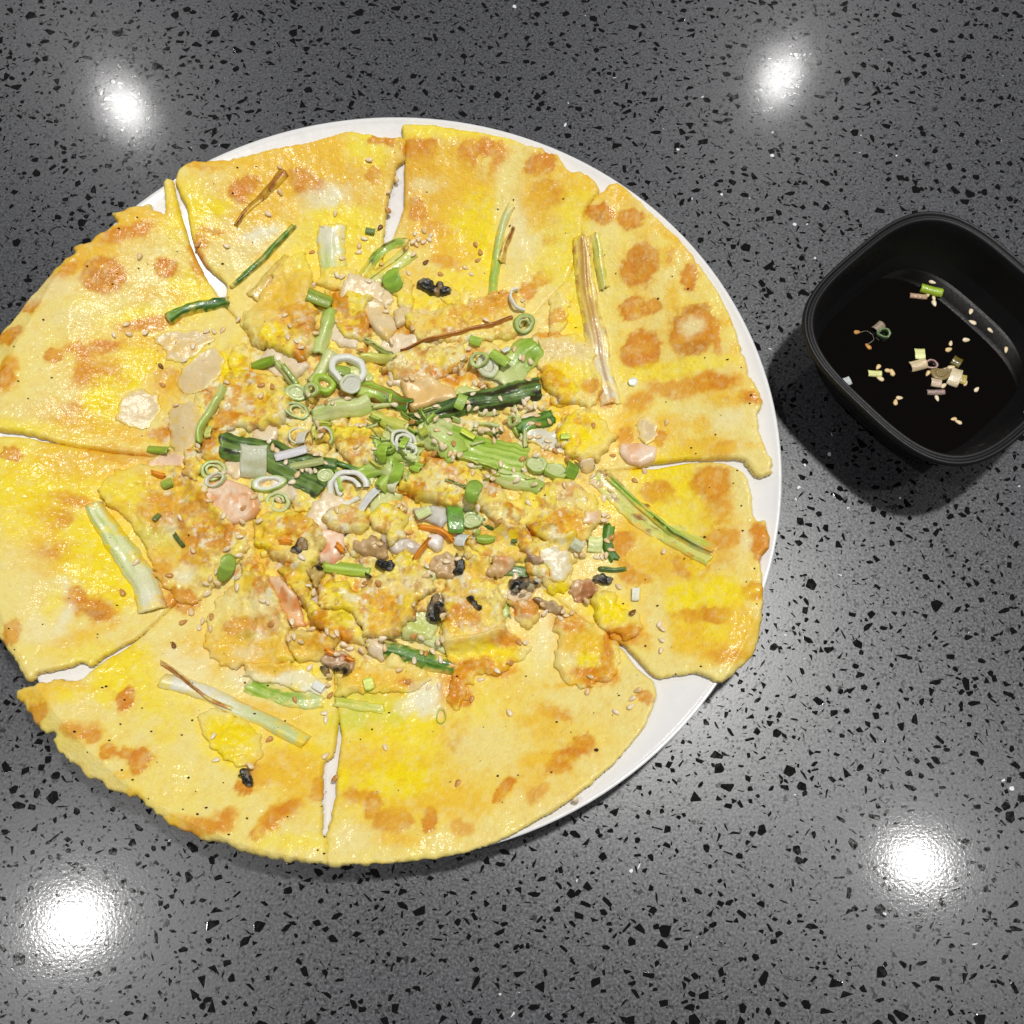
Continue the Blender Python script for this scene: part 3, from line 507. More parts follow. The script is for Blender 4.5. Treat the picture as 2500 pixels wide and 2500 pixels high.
CUT = dict(
    A=[(545, 740), (640, 850), (760, 980), (830, 1080)], B=[(932, 620), (915, 760), (880, 900), (830, 1080)],
    C=[(1422, 590), (1380, 680), (1200, 860), (1000, 1000), (830, 1080)], D=[(1560, 1140), (1400, 1150), (1100, 1120), (830, 1080)],
    E=[(1500, 1562), (1350, 1450), (1000, 1200), (830, 1080)], Fc=[(814, 1660), (815, 1400), (830, 1080)],
    G=[(340, 1552), (500, 1400), (700, 1200), (830, 1080)], H=[(390, 1112), (600, 1110), (830, 1080)])
SL = [
 ("west upper", [(-75, 1043), (-85, 950), (-50, 872), (0, 804), (30, 772), (60, 728), (100, 688), (150, 630), (182, 612), (172, 600), (185, 590), (208, 588), (222, 578), (225, 568), (250, 562), (285, 538), (265, 514), (290, 512), (305, 500), (330, 495), (350, 497), (358, 486), (366, 488), (368, 507), (385, 505), (398, 518), (398, 470), (394, 432), (408, 427), (421, 432), (422, 455), (435, 504), (455, 569), (470, 612), (489, 649), (512, 690), (530, 715)], 'A', 'H', [(196, 1091), (130, 1076), (72, 1056), (0, 1047)], "pale slice at upper left with round brown blisters and lacy rim"),
 ("north west", [(552, 690), (534, 672), (496, 641), (471, 594), (460, 551), (453, 504), (435, 460), (424, 436), (428, 415), (450, 394), (475, 386), (510, 387), (560, 382), (620, 366), (680, 353), (740, 342), (790, 330), (815, 322), (845, 313), (865, 312), (880, 318), (900, 318), (925, 327), (940, 323), (955, 330), (975, 324), (990, 335), (988, 385), (968, 396), (962, 430), (948, 470), (942, 520), (937, 570)], 'B', 'A', [], "slice at top left of plate with brown streak and white leek piece"),
 ("north", [(940, 610), (950, 590), (964, 560), (978, 520), (986, 497), (984, 470), (986, 440), (985, 400), (989, 365), (982, 330), (979, 296), (1010, 294), (1060, 297), (1110, 306), (1160, 313), (1216, 323), (1260, 334), (1290, 348), (1325, 352), (1332, 362), (1360, 368), (1374, 384), (1378, 402), (1395, 410), (1415, 411), (1440, 420), (1456, 434), (1468, 456), (1450, 485), (1428, 510), (1422, 550)], 'C', 'B', [], "orange browned slice at the top of the plate beside the white gap"),
 ("east", [(1417, 550), (1424, 510), (1446, 484), (1466, 460), (1482, 453), (1482, 443), (1495, 438), (1510, 437), (1530, 452), (1560, 480), (1590, 510), (1640, 555), (1680, 600), (1720, 652), (1760, 712), (1792, 780), (1815, 850), (1835, 920), (1850, 940), (1864, 965), (1864, 985), (1855, 1000), (1857, 1040), (1868, 1080), (1884, 1108), (1895, 1130), (1882, 1140), (1899, 1147), (1880, 1155), (1854, 1165), (1836, 1143), (1822, 1116), (1684, 1117), (1601, 1127)], 'D', 'C', [], "right hand slice with many round brown blisters and long dried scallion"),
 ("south east", [(1600, 1140), (1684, 1125), (1735, 1122), (1775, 1127), (1808, 1140), (1827, 1162), (1838, 1200), (1841, 1240), (1850, 1272), (1860, 1268), (1870, 1260), (1877, 1268), (1876, 1285), (1886, 1310), (1880, 1338), (1862, 1350), (1863, 1380), (1866, 1420), (1867, 1470), (1863, 1515), (1858, 1550), (1843, 1598), (1822, 1622), (1802, 1632), (1792, 1652), (1770, 1664), (1750, 1664), (1728, 1648), (1700, 1641), (1650, 1647), (1620, 1658), (1596, 1648), (1572, 1622), (1552, 1600), (1525, 1572)], 'E', 'D', [], "lower right slice with large golden swirl and green scallion streak"),
 ("south", [(1512, 1574), (1532, 1592), (1548, 1618), (1570, 1640), (1594, 1655), (1606, 1690), (1600, 1720), (1580, 1770), (1540, 1822), (1500, 1868), (1450, 1910), (1400, 1950), (1350, 1985), (1270, 2030), (1200, 2063), (1130, 2084), (1050, 2099), (960, 2108), (880, 2113), (820, 2119), (795, 2114), (792, 2036), (803, 2010), (815, 1960), (818, 1900), (823, 1860), (832, 1800), (823, 1740), (816, 1700)], 'Fc', 'E', [], "wide yellow slice at the bottom right of the centre cut"),
 ("south west", [(819, 1700), (826, 1740), (820, 1800), (812, 1850), (789, 1860), (786, 1900), (786, 1960), (786, 2034), (799, 2050), (799, 2114), (740, 2111), (660, 2099), (600, 2085), (540, 2063), (480, 2046), (430, 2020), (390, 1995), (350, 1967), (320, 1945), (290, 1938), (250, 1928), (243, 1906), (205, 1902), (190, 1875), (180, 1873), (150, 1845), (130, 1820), (120, 1808), (131, 1790), (100, 1785), (76, 1765), (60, 1730), (28, 1695), (35, 1682), (65, 1672), (95, 1664), (140, 1658), (190, 1656), (212, 1640), (250, 1610), (300, 1582)], 'G', 'Fc', [], "pale lower left slice with saw toothed rim and small black fleck"),
 ("west lower", [(300, 1572), (250, 1602), (215, 1630), (200, 1615), (185, 1616), (165, 1630), (130, 1634), (100, 1637), (80, 1645), (78, 1662), (58, 1664), (48, 1640), (30, 1605), (0, 1570), (-55, 1480), (-95, 1350), (-105, 1200), (-90, 1064), (0, 1060), (72, 1066), (125, 1077), (196, 1090)], 'H', 'G', [], "bright yellow slice at the left edge with dark orange patch"),
]
outer_amp = lambda x, y: .00018 + .00052 * sstep(.118, .140, np.hypot(x - PC[0], y - PC[1])) * (.45 + 1.1 * sstep(-.02, -.10, x) * sstep(.16, .08, y)) + .0004 * sstep(.02, .07, np.hypot(x - PC[0] + .01, y - PC[1] - .01)) * 0
for si, (nm, out, c1, c0, tail, lab) in enumerate(SL):
    # out runs along the rim; c1 leads from its end to the middle, c0 back out to its start
    def shifted(cp):
        res = []
        for i in range(len(cp)):
            a_, b_ = cp[max(i - 1, 0)], cp[min(i + 1, len(cp) - 1)]; d_ = np.array([b_[0] - a_[0], b_[1] - a_[1]], float); d_ /= np.linalg.norm(d_)
            k_ = 0 if i == 0 else 6; res.append((cp[i][0] + k_ * d_[1], cp[i][1] - k_ * d_[0]))
        return res
    pts = out + shifted(CUT[c1]) + CUT[c0][::-1][1:] + tail
    P = np.array([onb(*p) for p in pts])
    P = ragged(P, outer_amp, 100 + si, step=.0009, freq=420)
    hs = 200 + si * 7
    def zt(x, y, s, hs=hs):
        base = pancake_base(x, y)
        col, br = field(x, y)
        r = np.hypot(x - PC[0], y - PC[1])
        e = np.clip(s / .0016, 0, 1); prof_ = np.sqrt(np.clip(1 - (1 - e) ** 2, 0, 1)) * .45 + .55
        th = .0034 + .0006 * fbm(x * 60, y * 60, hs, 3) + .0006 * sstep(.05, .02, r)
        bump = .00036 * fbm(x * 110, y * 110, hs + 1, 3) + .00012 * fbm(x * 480, y * 480, hs + 3, 3) + .00016 * br
        wave = .0009 * sstep(.09, .14, r) * fbm(x * 26, y * 26, hs + 2, 2)
        hp = sstep(1.0, .72, np.sqrt(((x - HC[0]) / .088) ** 2 + ((y - HC[1]) / .078) ** 2) + .12 * fbm(x * 60, y * 60, 9, 3))
        rid = 1 - 2 * np.abs(fbm(x * 75, y * 75, 13, 3)); cr = hp * (.0012 + .0013 * rid + .0011 * fbm(x * 190, y * 190, 15, 3) + .0003 * fbm(x * 500, y * 500, 16, 2))
        return base + th * prof_ + bump * e + np.maximum(wave, -.0004) * e + cr * e
    o, X, Y, Z, s = sheet("pancake_slice", P, .00062, zt, lambda x, y: pancake_base(x, y) + .0004 + np.where(np.hypot(x - PC[0], y - PC[1]) > .149, .0008, 0), lambda x, y, s: field(x, y)[0], M_PAN)
    stamp(X, Y, Z); recenter(o)
    tag(o, lab, "pancake slice", "cut slices of the seafood pancake")

LAND = [(1270, 990, "charred black green leaf"), (1390, 905, "broad pale green leaf"), (1160, 1075, "bright green leaf at centre"), (1260, 1165, "pale leaf tip"), (850, 910, "large white onion ring"), (855, 1190, "white curled onion swirl"),
 (630, 1090, "white striped leaf piece"), (710, 1160, "dark green leaf end"), (560, 1190, "plump pink shrimp piece"), (720, 990, "folded oval ring"), (590, 950, "browned egg piece upper left of centre"), (500, 1010, "curved pale green strip"),
 (940, 780, "large white squid block"), (810, 580, "broad white leek piece"), (910, 690, "leaf shaped bit at the top"), (1050, 590, "seed cluster of the top slice"), (1170, 780, "long golden piece at upper right"), (1230, 820, "lime ring at upper right"),
 (1100, 955, "smooth tan squid triangle"), (1340, 1090, "translucent squid"), (1440, 1080, "bright yellow egg lump"), (1500, 1180, "green streak of the lower right slice"), (1470, 1300, "upright dark leaf"), (1360, 1370, "round white scallop"),
 (1110, 1270, "upright strong green strip"), (860, 1390, "long lime strip"), (740, 1340, "ruffled yellow piece"), (960, 1460, "biggest golden egg piece"), (1150, 1490, "domed golden piece"), (1280, 1430, "grey black mussel"), (1440, 1440, "pinkish brown mussel"),
 (1500, 1520, "inner egg lump of the lower right slice"), (1430, 1570, "golden patch at the lower right"), (820, 1600, "orange roe"), (1000, 1600, "glossy green leaf above the bottom slices"), (620, 1540, "white flecked brown piece"), (550, 1390, "green leaf shaped bit at lower left"),
 (400, 1290, "browned flap at left"), (300, 1330, "thick pale leek stem"), (600, 1690, "lime leaf of the lower left slice"), (560, 1820, "yolk patch"), (810, 1800, "bottom cut"), (950, 1700, "yellow green diamond"), (1080, 1750, "thin green kidney ring"), (1230, 1730, "middle of the bottom slice"),
 (1500, 1730, "bottom right rim"), (1610, 1540, "pale strip of the lower right slice"), (450, 700, "green leaf left of the white gap"), (300, 820, "browned arc of the upper left slice"), (450, 880, "pale squid square"), (580, 520, "dark charred sliver"), (960, 520, "white gap at the top"),
 (740, 690, "tan scorched leaf"), (420, 1180, "inner end of the left cut"), (1400, 760, "dried scallion"), (1450, 960, "foot of the dried scallion"), (1040, 870, "pale yellow flap"), (1040, 1180, "ruffled orange piece"), (960, 1100, "layered white rings"), (700, 850, "wilted stalks at upper left of centre"),
 (1250, 1300, "pale wedge"), (1180, 1360, "golden ledge"), (1000, 1320, "orange carrot arc"), (900, 1300, "soft yellow lump"), (1540, 1010, "crumpled pink squid"), (1700, 1450, "large golden swirl")]
def near(px, py):
    return min(LAND, key=lambda q: (q[0] - px) ** 2 + (q[1] - py) ** 2)[2]

# ------------------------------------------------------------------ generic makers for the toppings
def poly3(t_, pts):
    return [T(t_, *p) for p in pts]
def chunk(name, t_, pts, label, cat, group, h=.003, amp=.0009, seed=1, mat=None, colf=None, crumple=.0013, step=.0005, dome=.0026, under=3, grow=.09):
    mat = mat or M_PAN
    Pw = np.array([on(*p)[:2] for p in poly3(t_, pts)])
    Pw = ragged(Pw, amp * 1.25, seed, step=.0005, freq=380)
    cxy = Pw.mean(0); ext = np.abs(Pw - cxy).max(); Pw = cxy + (Pw - cxy) * (1 + grow)
    base = blur(HM[:, :], under)
    def zt(x, y, s):
        b0 = sample(base, x, y)
        e = np.clip(s / dome, 0, 1); p = np.sqrt(np.clip(1 - (1 - e) ** 2, 0, 1))
        rid = np.abs(fbm(x * 170, y * 170, seed + 3, 3))
        tl = .5 + .5 * np.clip(((x - cxy[0]) * math.cos(seed * 2.4) + (y - cxy[1]) * math.sin(seed * 2.4)) / ext, -1, 1)
        return b0 + 1.4 * h * (.10 + .55 * p) * (.50 + .7 * tl) + crumple * (fbm(x * 120, y * 120, seed, 3) * .9 - rid * .9 + .25) * (.3 + .7 * e) + .35 * crumple * fbm(x * 380, y * 380, seed + 9, 3)
    cf = (lambda x, y, s: field(x, y, seed=0)[0]) if colf is None else colf
    o, X, Y, Z, s = sheet(name, Pw, step, zt, lambda x, y: sample(base, x, y) - .0008, cf, mat)
    stamp(X, Y, Z); recenter(o)
    if label: tag(o, label, cat, group)
    return o

def flesh(c_lo, c_hi, seed, spots=None):
    c_lo = tuple(min(255, q + 8) for q in c_lo)
    a, b_ = srgb(*c_lo), srgb(*c_hi)
    def f(x, y, s):
        k = sstep(-.5, .5, fbm(x * 160, y * 160, seed, 3))[:, None]
        c = a * (1 - k) + b_ * k
        if spots is not None:
            q = sstep(.15, .5, fbm(x * 210, y * 210, seed + 5, 3))[:, None] * .8
            c = c * (1 - q) + srgb(*spots) * q
        return c
    return f

PALET = dict(
    G=((44, 96, 22), (112, 156, 48)), g=((142, 182, 50), (194, 216, 100)), l=((196, 212, 120), (228, 230, 172)), w=((228, 222, 176), (242, 240, 222)),
    y=((196, 206, 70), (226, 222, 120)), b=((212, 166, 70), (238, 208, 116)), d=((138, 76, 18), (212, 140, 50)), k=((60, 94, 34), (124, 152, 70)))
def leafcol(kind, seed, char=0.0, endmix=None):
    a, b_ = (srgb(*c) for c in PALET[kind])
    def f(u, v, x, y):
        st = fbm(v * 7 + 3.1 * seed, u * .9, seed, 3) + .5 * fbm(v * 22, u * 2.5, seed + 2, 2) + .35 * fbm(x * 420, y * 420, seed + 6, 3)
        k = sstep(-.45, .45, st)[:, None]
        c = a * (1 - k) + b_ * k
        if endmix is not None:
            e = sstep(endmix[1], endmix[2], u + .12 * fbm(x * 300, y * 300, seed, 2))[:, None]
            m_ = srgb(*PALET[endmix[0]][0]) * .5 + srgb(*PALET[endmix[0]][1]) * .5
            c = c * (1 - e) + m_ * e
        if char > 0:
            q = sstep(.0, .22, fbm(v * 2.2 + seed, u * 3.0, seed + 4, 4) + .45 * fbm(x * 330, y * 330, seed + 8, 3) + char - .5)[:, None] * .9
            bc = srgb(46, 30, 16) if kind in 'Gkg' else srgb(150, 80, 24)
            c = c * (1 - q) + bc * q
        return c
    return f

def strip(name, t_, line, w_, label, cat, group, kind='g', arch=.0005, thick=.0004, seed=1, char=0., lift=.0002, edge_brown=0., endmix=None, taper=(1, 1), wave=.0006, follow=3, parent=None, ridges=.00018, under_blend=.5, embed=None):
    if embed is None: embed = .95 if len(line) and t_ in 'ABKEDFG' and group == GL and not BUILT.get('heap') else 0
    s0 = TILES[t_][2]
    P3 = np.array([on(*T(t_, *p)) for p in line]); P = P3[:, :2]
    m_ = np.linalg.norm([P[:, 0].mean(), P[:, 1].mean(), HCAM - .02]) / 2500
    W = w_ / s0 * m_
    seg = np.r_[0, np.cumsum(np.linalg.norm(np.diff(P, axis=0), axis=1))]; Lt = seg[-1]
    n = max(6, int(Lt / .0009)); m = max(6, int(W / .0007)) + 1
    u = np.linspace(0, 1, n)
    # smooth curve through the traced points
    if len(P) > 2:
        uu = seg / Lt; deg = min(3, len(P) - 1); cx = np.polyfit(uu, P[:, 0], deg); cy = np.polyfit(uu, P[:, 1], deg); x = np.polyval(cx, u); y = np.polyval(cy, u)
    else: x = np.interp(u, seg / Lt, P[:, 0]); y = np.interp(u, seg / Lt, P[:, 1])
    _t = np.array([P[-1, 1] - P[0, 1], P[0, 0] - P[-1, 0]]); _t = _t / (np.linalg.norm(_t) + 1e-9); _b = .030 * Lt * np.sin(u * (2.2 + seed % 3) + seed) + W * .10 * fbm(u * 4, u * 0 + seed, seed + 9, 2)
    x = x + _t[0] * _b; y = y + _t[1] * _b
    t2 = np.c_[np.gradient(x), np.gradient(y)]; t2 /= np.linalg.norm(t2, axis=1)[:, None]
    nn = np.c_[-t2[:, 1], t2[:, 0]]
    v = np.linspace(-1, 1, m)
    wid = W * .5 * (taper[0] + (taper[1] - taper[0]) * u) * (1 + .13 * fbm(u * 5, u * 0 + seed, seed, 2) + .07 * fbm(u * 31, u * 0 + seed, seed + 1, 2))
    X = x[:, None] + nn[:, :1] * wid[:, None] * v[None]; Y = y[:, None] + nn[:, 1:] * wid[:, None] * v[None]
    # cut ends are not quite square
    X += t2[:, :1] * .0011 * fbm(v * 3, v * 0 + seed, seed + 2, 2)[None] ; Y += t2[:, 1:] * .0011 * fbm(v * 3, v * 0 + seed, seed + 3, 2)[None]
    b0 = blur(HM, follow); zc = sample(b0, x, y); k_ = np.ones(9) / 9
    zc = np.convolve(np.pad(zc, 4, mode='edge'), k_, 'valid')
    Zs = sample(b0, X, Y)
    z = zc[:, None] * (1 - under_blend) + Zs * under_blend
    U, Vv = np.meshgrid(u, v, indexing='ij')
    Z = np.maximum(z * .35 + Zs * .65, Zs - .0002) + (lift + thick) * (1 - np.abs(Vv) ** 3) + arch * (1 - Vv ** 2) + ridges * 1.8 * fbm(Vv * 6, U * 1.6, seed + 6, 3) * (1 - Vv ** 4) + wave * fbm(U * Lt * 110, Vv * 1.2, seed + 7, 2)
    Zb = Z - thick - .0009
    Vt = np.c_[X.ravel(), Y.ravel(), Z.ravel()]; Vb = np.c_[X.ravel(), Y.ravel(), Zb.ravel()]
    idx = np.arange(n * m).reshape(n, m); N0 = n * m
    q = np.stack([idx[:-1, :-1], idx[1:, :-1], idx[1:, 1:], idx[:-1, 1:]], -1).reshape(-1, 4)
    F = q.tolist()
    F += (q[:, ::-1] + N0).tolist()
    loop = np.r_[idx[0, :], idx[1:, -1], idx[-1, -2::-1], idx[-2:0:-1, 0]]
    for a, b_ in zip(loop, np.roll(loop, -1)): F.append([int(a), int(b_), int(b_) + N0, int(a) + N0])
    col = leafcol(kind, seed, char, endmix)(U.ravel(), Vv.ravel(), X.ravel(), Y.ravel())
    if edge_brown:
        e = sstep(.72, .97, np.abs(Vv.ravel() + .08 * fbm(U.ravel() * 9, Vv.ravel(), seed, 2)))[:, None] * edge_brown
        e2 = (sstep(.22, .02, np.abs(Vv.ravel() - .1 + .1 * fbm(U.ravel() * 5, Vv.ravel() * 0, seed + 1, 2))))[:, None] * edge_brown * .8
        e = np.maximum(e, e2)
        col = col * (1 - e) + srgb(150, 76, 22) * e
    if embed:
        xr, yr, vr, ur = X.ravel(), Y.ravel(), Vv.ravel(), U.ravel()
        nz = fbm(xr * 330, yr * 330, seed + 31, 4, .6)
        e = np.maximum(sstep(.62, 1.0, np.abs(vr) + .75 * nz), sstep(.90, 1.0, np.abs(2 * ur - 1) + .25 * nz)) * embed
        e = np.maximum(e, (.30 if kind in 'Gk' else .65) * embed * sstep(.20, .42, fbm(xr * 190, yr * 190, seed + 37, 3)))[:, None]
        col = col * (1 - e) + field(xr, yr)[0] * e
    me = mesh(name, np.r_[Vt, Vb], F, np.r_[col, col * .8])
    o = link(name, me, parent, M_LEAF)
    stamp(X.ravel(), Y.ravel(), Z.ravel()); recenter(o)
    if label: tag(o, label, cat, group)
    return o

def place_on(o, p, tilt=.25, rot=None, sink=.0, seed=0):
    r = random.Random(seed)
    e = .0018
    zx = (sample(HM, p[0] + e, p[1]) - sample(HM, p[0] - e, p[1])) / (2 * e); zy = (sample(HM, p[0], p[1] + e) - sample(HM, p[0], p[1] - e)) / (2 * e)
    nrm = Vector((-float(np.clip(zx, -.6, .6)), -float(np.clip(zy, -.6, .6)), 1)) + Vector((r.uniform(-tilt, tilt), r.uniform(-tilt, tilt), 0))
    q = Vector((0, 0, 1)).rotation_difference(nrm.normalized())
    a = rot if rot is not None else r.uniform(0, 6.28)
    o.rotation_mode = 'QUATERNION'; o.rotation_quaternion = q @ Matrix.Rotation(a, 3, 'Z').to_quaternion()
    zz = max(float(sample(HM, p[0] + dx, p[1] + dy)) for dx in (-.0008, 0, .0008) for dy in (-.0008, 0, .0008))
    o.location = (p[0], p[1], zz - sink)

def ring_mesh(r_out, r_in, h, c_out, c_in, seed, squash=1.0, fill=0, gap=0.0, n=40):
    """a slice of a scallion: outer skin ring, lighter inside, optional nested inner rings or core"""
    V = []; F = []; K = []
    co, ci = srgb(*c_out), srgb(*c_in)
    def one(ro, ri, h0, h1, ca, cb, full=True, sd=0):
        b0 = len(V); m_ = n; ang0 = .0
        span = 2 * math.pi * (1 - gap)
        prof_ = [(ro * .985, h0), (ro, h0 + (h1 - h0) * .3), (ro, h0 + (h1 - h0) * .75), (ro * .985, h1 * .98), ((ro * .6 + ri * .4), h1), ((ro * .35 + ri * .65), h1), (ri + (ro - ri) * .08, h1 * .97), (ri, h0 + (h1 - h0) * .5), (ri, h0)]
        for i in range(m_):
            a = ang0 + span * i / (m_ if gap == 0 else m_ - 1)
            wob = 1 + .07 * math.sin(2 * a + seed + sd) + .035 * math.sin(3 * a + 2 * seed) + .02 * math.sin(7 * a + seed)
            for k, (r, z) in enumerate(prof_):
                V.append((r * wob * math.cos(a), r * wob * math.sin(a) * squash, z * (1 + .10 * math.sin(2 * a + seed * 2 + k * .2))))
                f = min(1, max(0, (ro - r) / max(ro - ri, 1e-6) * 1.6)); K.append(ca * (1 - f) + cb * f)
        q = len(prof_)
        for i in range(m_ if gap == 0 else m_ - 1):
            j = (i + 1) % m_
            for k in range(q - 1): F.append([b0 + i * q + k, b0 + j * q + k, b0 + j * q + k + 1, b0 + i * q + k + 1])
    one(r_out, r_in, 0, h, co, ci)
    if fill == 1:
        g0 = gap; gap = .35; one(r_in * .88, r_in * .55, 0, h * .8, ci, ci * .8 + co * .2, sd=2.1); gap = g0
    if fill >= 2:
        # a closed slice: flesh runs to the middle in faint growth rings
        b0 = len(V); nr = 7
        for q in range(nr):
            rr = r_in * 1.02 * (1 - q / nr)
            for i in range(n):
                a = 2 * math.pi * i / n; wob = 1 + .07 * math.sin(2 * a + seed) + .035 * math.sin(3 * a + 2 * seed)
                V.append((rr * wob * math.cos(a), rr * wob * math.sin(a) * squash, h * (.93 + .05 * math.sin(q * 2.1 + a)))); f = .22 if q % 3 == 1 else .06; K.append(ci * (1 - f) + co * f)
        V.append((0, 0, h * .9)); K.append(ci)
        for q in range(nr - 1):
            for i in range(n): F.append([b0 + q * n + i, b0 + q * n + (i + 1) % n, b0 + (q + 1) * n + (i + 1) % n, b0 + (q + 1) * n + i])
        for i in range(n): F.append([b0 + (nr - 1) * n + i, b0 + (nr - 1) * n + (i + 1) % n, b0 + nr * n])
    if False:
        # closed core
        b0 = len(V); rr = r_in * .40
        V.append((0, 0, h * .95)); K.append(ci)
        for i in range(14):
            a = 2 * math.pi * i / 14; V.append((rr * math.cos(a), rr * math.sin(a) * squash, h * .8)); K.append(ci * .9)
            V.append((rr * 1.15 * math.cos(a), rr * 1.15 * math.sin(a) * squash, h * .1)); K.append(co * .8)
        for i in range(14):
            j = (i + 1) % 14
            F.append([b0, b0 + 1 + 2 * i, b0 + 1 + 2 * j]); F.append([b0 + 1 + 2 * i, b0 + 2 + 2 * i, b0 + 2 + 2 * j, b0 + 1 + 2 * j])
    return mesh("scallion_ring", V, F, np.array(K))
GREEN, LIME, PALE, WHITE, DKG = (138, 172, 58), (178, 202, 88), (210, 220, 156), (238, 238, 226), (50, 106, 36)
def ring(t_, x, y, r, label, co=GREEN, ci=PALE, w_=.32, h=.0022, squash=.85, fill=0, gap=0., rot=0., tilt=.25, group="chopped scallion rings over the pancake", surf=None):
    s0 = TILES[t_][2]; px, py = T(t_, x, y); p = on(px, py) if surf is None else surf(px, py)
    R_ = r / s0 * np.linalg.norm([p[0], p[1], HCAM - p[2]]) / 2500
    me = ring_mesh(R_, R_ * (1 - w_), min(h * .75, R_ * 1.5), co, ci, (x + y) % 6.2, squash, fill, gap)
    o = link("scallion_ring", me, None, M_LEAF)
    if surf is None: place_on(o, p, tilt, -rot, .0004, int(x))
    else: o.location = p; o.rotation_euler = (random.uniform(-.2, .2), random.uniform(-.2, .2), -rot); o.location.z -= .0008
    tag(o, label, "scallion ring", group)
    if surf is None:
        a = np.linspace(0, 6.28, 30); stamp(p[0] + R_ * .8 * np.cos(a), p[1] + R_ * .8 * np.sin(a), np.full(30, p[2] + h * .8))
    return o

def bit(t_, x, y, lw, lh, rot, label, c=GREEN, c2=None, bend=.35, th=.00035, tilt=.25, pinch=0., group="loose chopped scallion bits", surf=None, name="scallion_bit", cat="scallion bit"):
    """a short cut length of scallion tube wall: curved, with veins"""
    s0 = TILES[t_][2]; px, py = T(t_, x, y); p = on(px, py) if surf is None else surf(px, py)
    k_ = np.linalg.norm([p[0], p[1], HCAM - p[2]]) / 2500 / s0
    A, B_ = lw * k_ * .5, lh * k_ * .5; n, m = 13, 9
    u = np.linspace(-1, 1, n); v = np.linspace(-1, 1, m); U, Vv = np.meshgrid(u, v, indexing='ij')
    wv = 1 - pinch * U ** 2
    sd = (x * 3 + y) % 50
    X = U * A * (1 + .04 * fbm(Vv * 3, Vv * 0 + sd, 5, 2)); Y = Vv * B_ * wv + .08 * B_ * U ** 2
    Z = bend * min(A, B_) * (1 - Vv ** 2) * 1.0 + .10 * A * U * bend + .0006 + .00009 * fbm(Vv * 9, U * .7 + sd, 8, 2)
    N0 = n * m; V3 = np.c_[X.ravel(), Y.ravel(), Z.ravel()]; Vb = V3 - np.array([0, 0, th])
    idx = np.arange(N0).reshape(n, m); q = np.stack([idx[:-1, :-1], idx[1:, :-1], idx[1:, 1:], idx[:-1, 1:]], -1).reshape(-1, 4)
    F = q.tolist() + (q[:, ::-1] + N0).tolist(); loop = np.r_[idx[0, :], idx[1:, -1], idx[-1, -2::-1], idx[-2:0:-1, 0]]
    for a, b_ in zip(loop, np.roll(loop, -1)): F.append([int(a), int(b_), int(b_) + N0, int(a) + N0])
    if c[1] > c[0] * 1.12: c = (min(255, int(c[0] * .85 + 46)), int(c[1] * .94 + 6), int(c[2] * .8 + 24))
    c_ = srgb(*c); cc = srgb(*(c2 or tuple(min(255, int(q_ * 1.15) + 12) for q_ in c)))
    k = sstep(-.5, .5, fbm(Vv.ravel() * 8 + sd, U.ravel() * .6, 3, 3))[:, None]
    col = c_ * (1 - k) + cc * k
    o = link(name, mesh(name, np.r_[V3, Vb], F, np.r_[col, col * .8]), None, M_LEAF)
    if surf is None: place_on(o, p, tilt, -math.radians(rot), -.0003, int(x + y))
    else: o.location = (p[0], p[1], p[2] - .0004); o.rotation_euler = (0, 0, -math.radians(rot))
    tag(o, label, cat, group)
    return o

# ------------------------------------------------------------------ leaves and leeks fried into or lying on the slices (lowest first)
GL = "long scallion pieces fried with the pancake"; BUILT = {}
def S(*a, **k): k.setdefault('seed', len(bpy.data.objects) % 97); return strip("scallion_leaf", a[0], a[1], a[2], a[3], "scallion leaf", GL, **k)
S('A', [(1575, 815), (1680, 700), (1780, 610), (1932, 470)], 66, "thin dark brown charred sliver on the top left slice", kind='d', char=.35, arch=.0002, edge_brown=.5, lift=-.0002, taper=(.3, 1))
S('A', [(1555, 1245), (1720, 1130), (1850, 1010), (1932, 900), (1990, 845)], 52, "dark green leaf running up from the white gap at upper left", kind='G', arch=.0014)
S('A', [(1130, 1470), (1280, 1410), (1420, 1355), (1535, 1325)], 88, "dark green leaf lying left of the white gap", kind='G', arch=.0016)
S('B', [(60, 1330), (170, 1200), (300, 1050)], 95, "tan scorched leaf left of the white leek", kind='b', char=.25, arch=.0010)
S('B', [(590, 1190), (575, 1010), (570, 830)], 190, "broad white leek piece standing out of the top left slice", kind='l', endmix=('w', .2, .9), arch=.0016, ridges=.0003)
S('B', [(630, 1290), (790, 1140), (930, 1010), (1110, 960)], 70, "golden edged green leaf below the top white gap", kind='g', char=.3, edge_brown=.5)
S('B', [(660, 1320), (830, 1220), (980, 1110), (1120, 1010)], 130, "pale olive leaf under the top curved green bit", kind='y', char=.35)
S('B', [(1640, 1340), (1690, 1150), (1715, 1000), (1800, 700)], 60, "slender lime leaf along the right rim of the top slice", kind='l', endmix=('g', .9, .2), arch=.0008)
S('B', [(1725, 1090), (1750, 980), (1800, 850)], 60, "small burnt brown leaf tip on the top slice", kind='d', char=.5, arch=.0008, taper=(1, .3))
S('K', [(640, 1120), (600, 950), (550, 760)], 70, "frayed straw coloured outer layer beside the dried scallion", kind='y', char=.1, edge_brown=.6, arch=.0007)
S('K', [(455, 780), (500, 1080), (580, 1400), (680, 1900)], 150, "long dried tan scallion with brown creases on the right slice", kind='b', endmix=('w', .35, 1.1), edge_brown=.85, arch=.0008, ridges=.0006, taper=(.85, 1.0))
S('E', [(430, 420), (650, 600), (880, 790), (1200, 1000)], 170, "olive green leaf fused into the lower right slice", kind='y', char=.42, arch=.0002, edge_brown=.3, lift=-.0002)
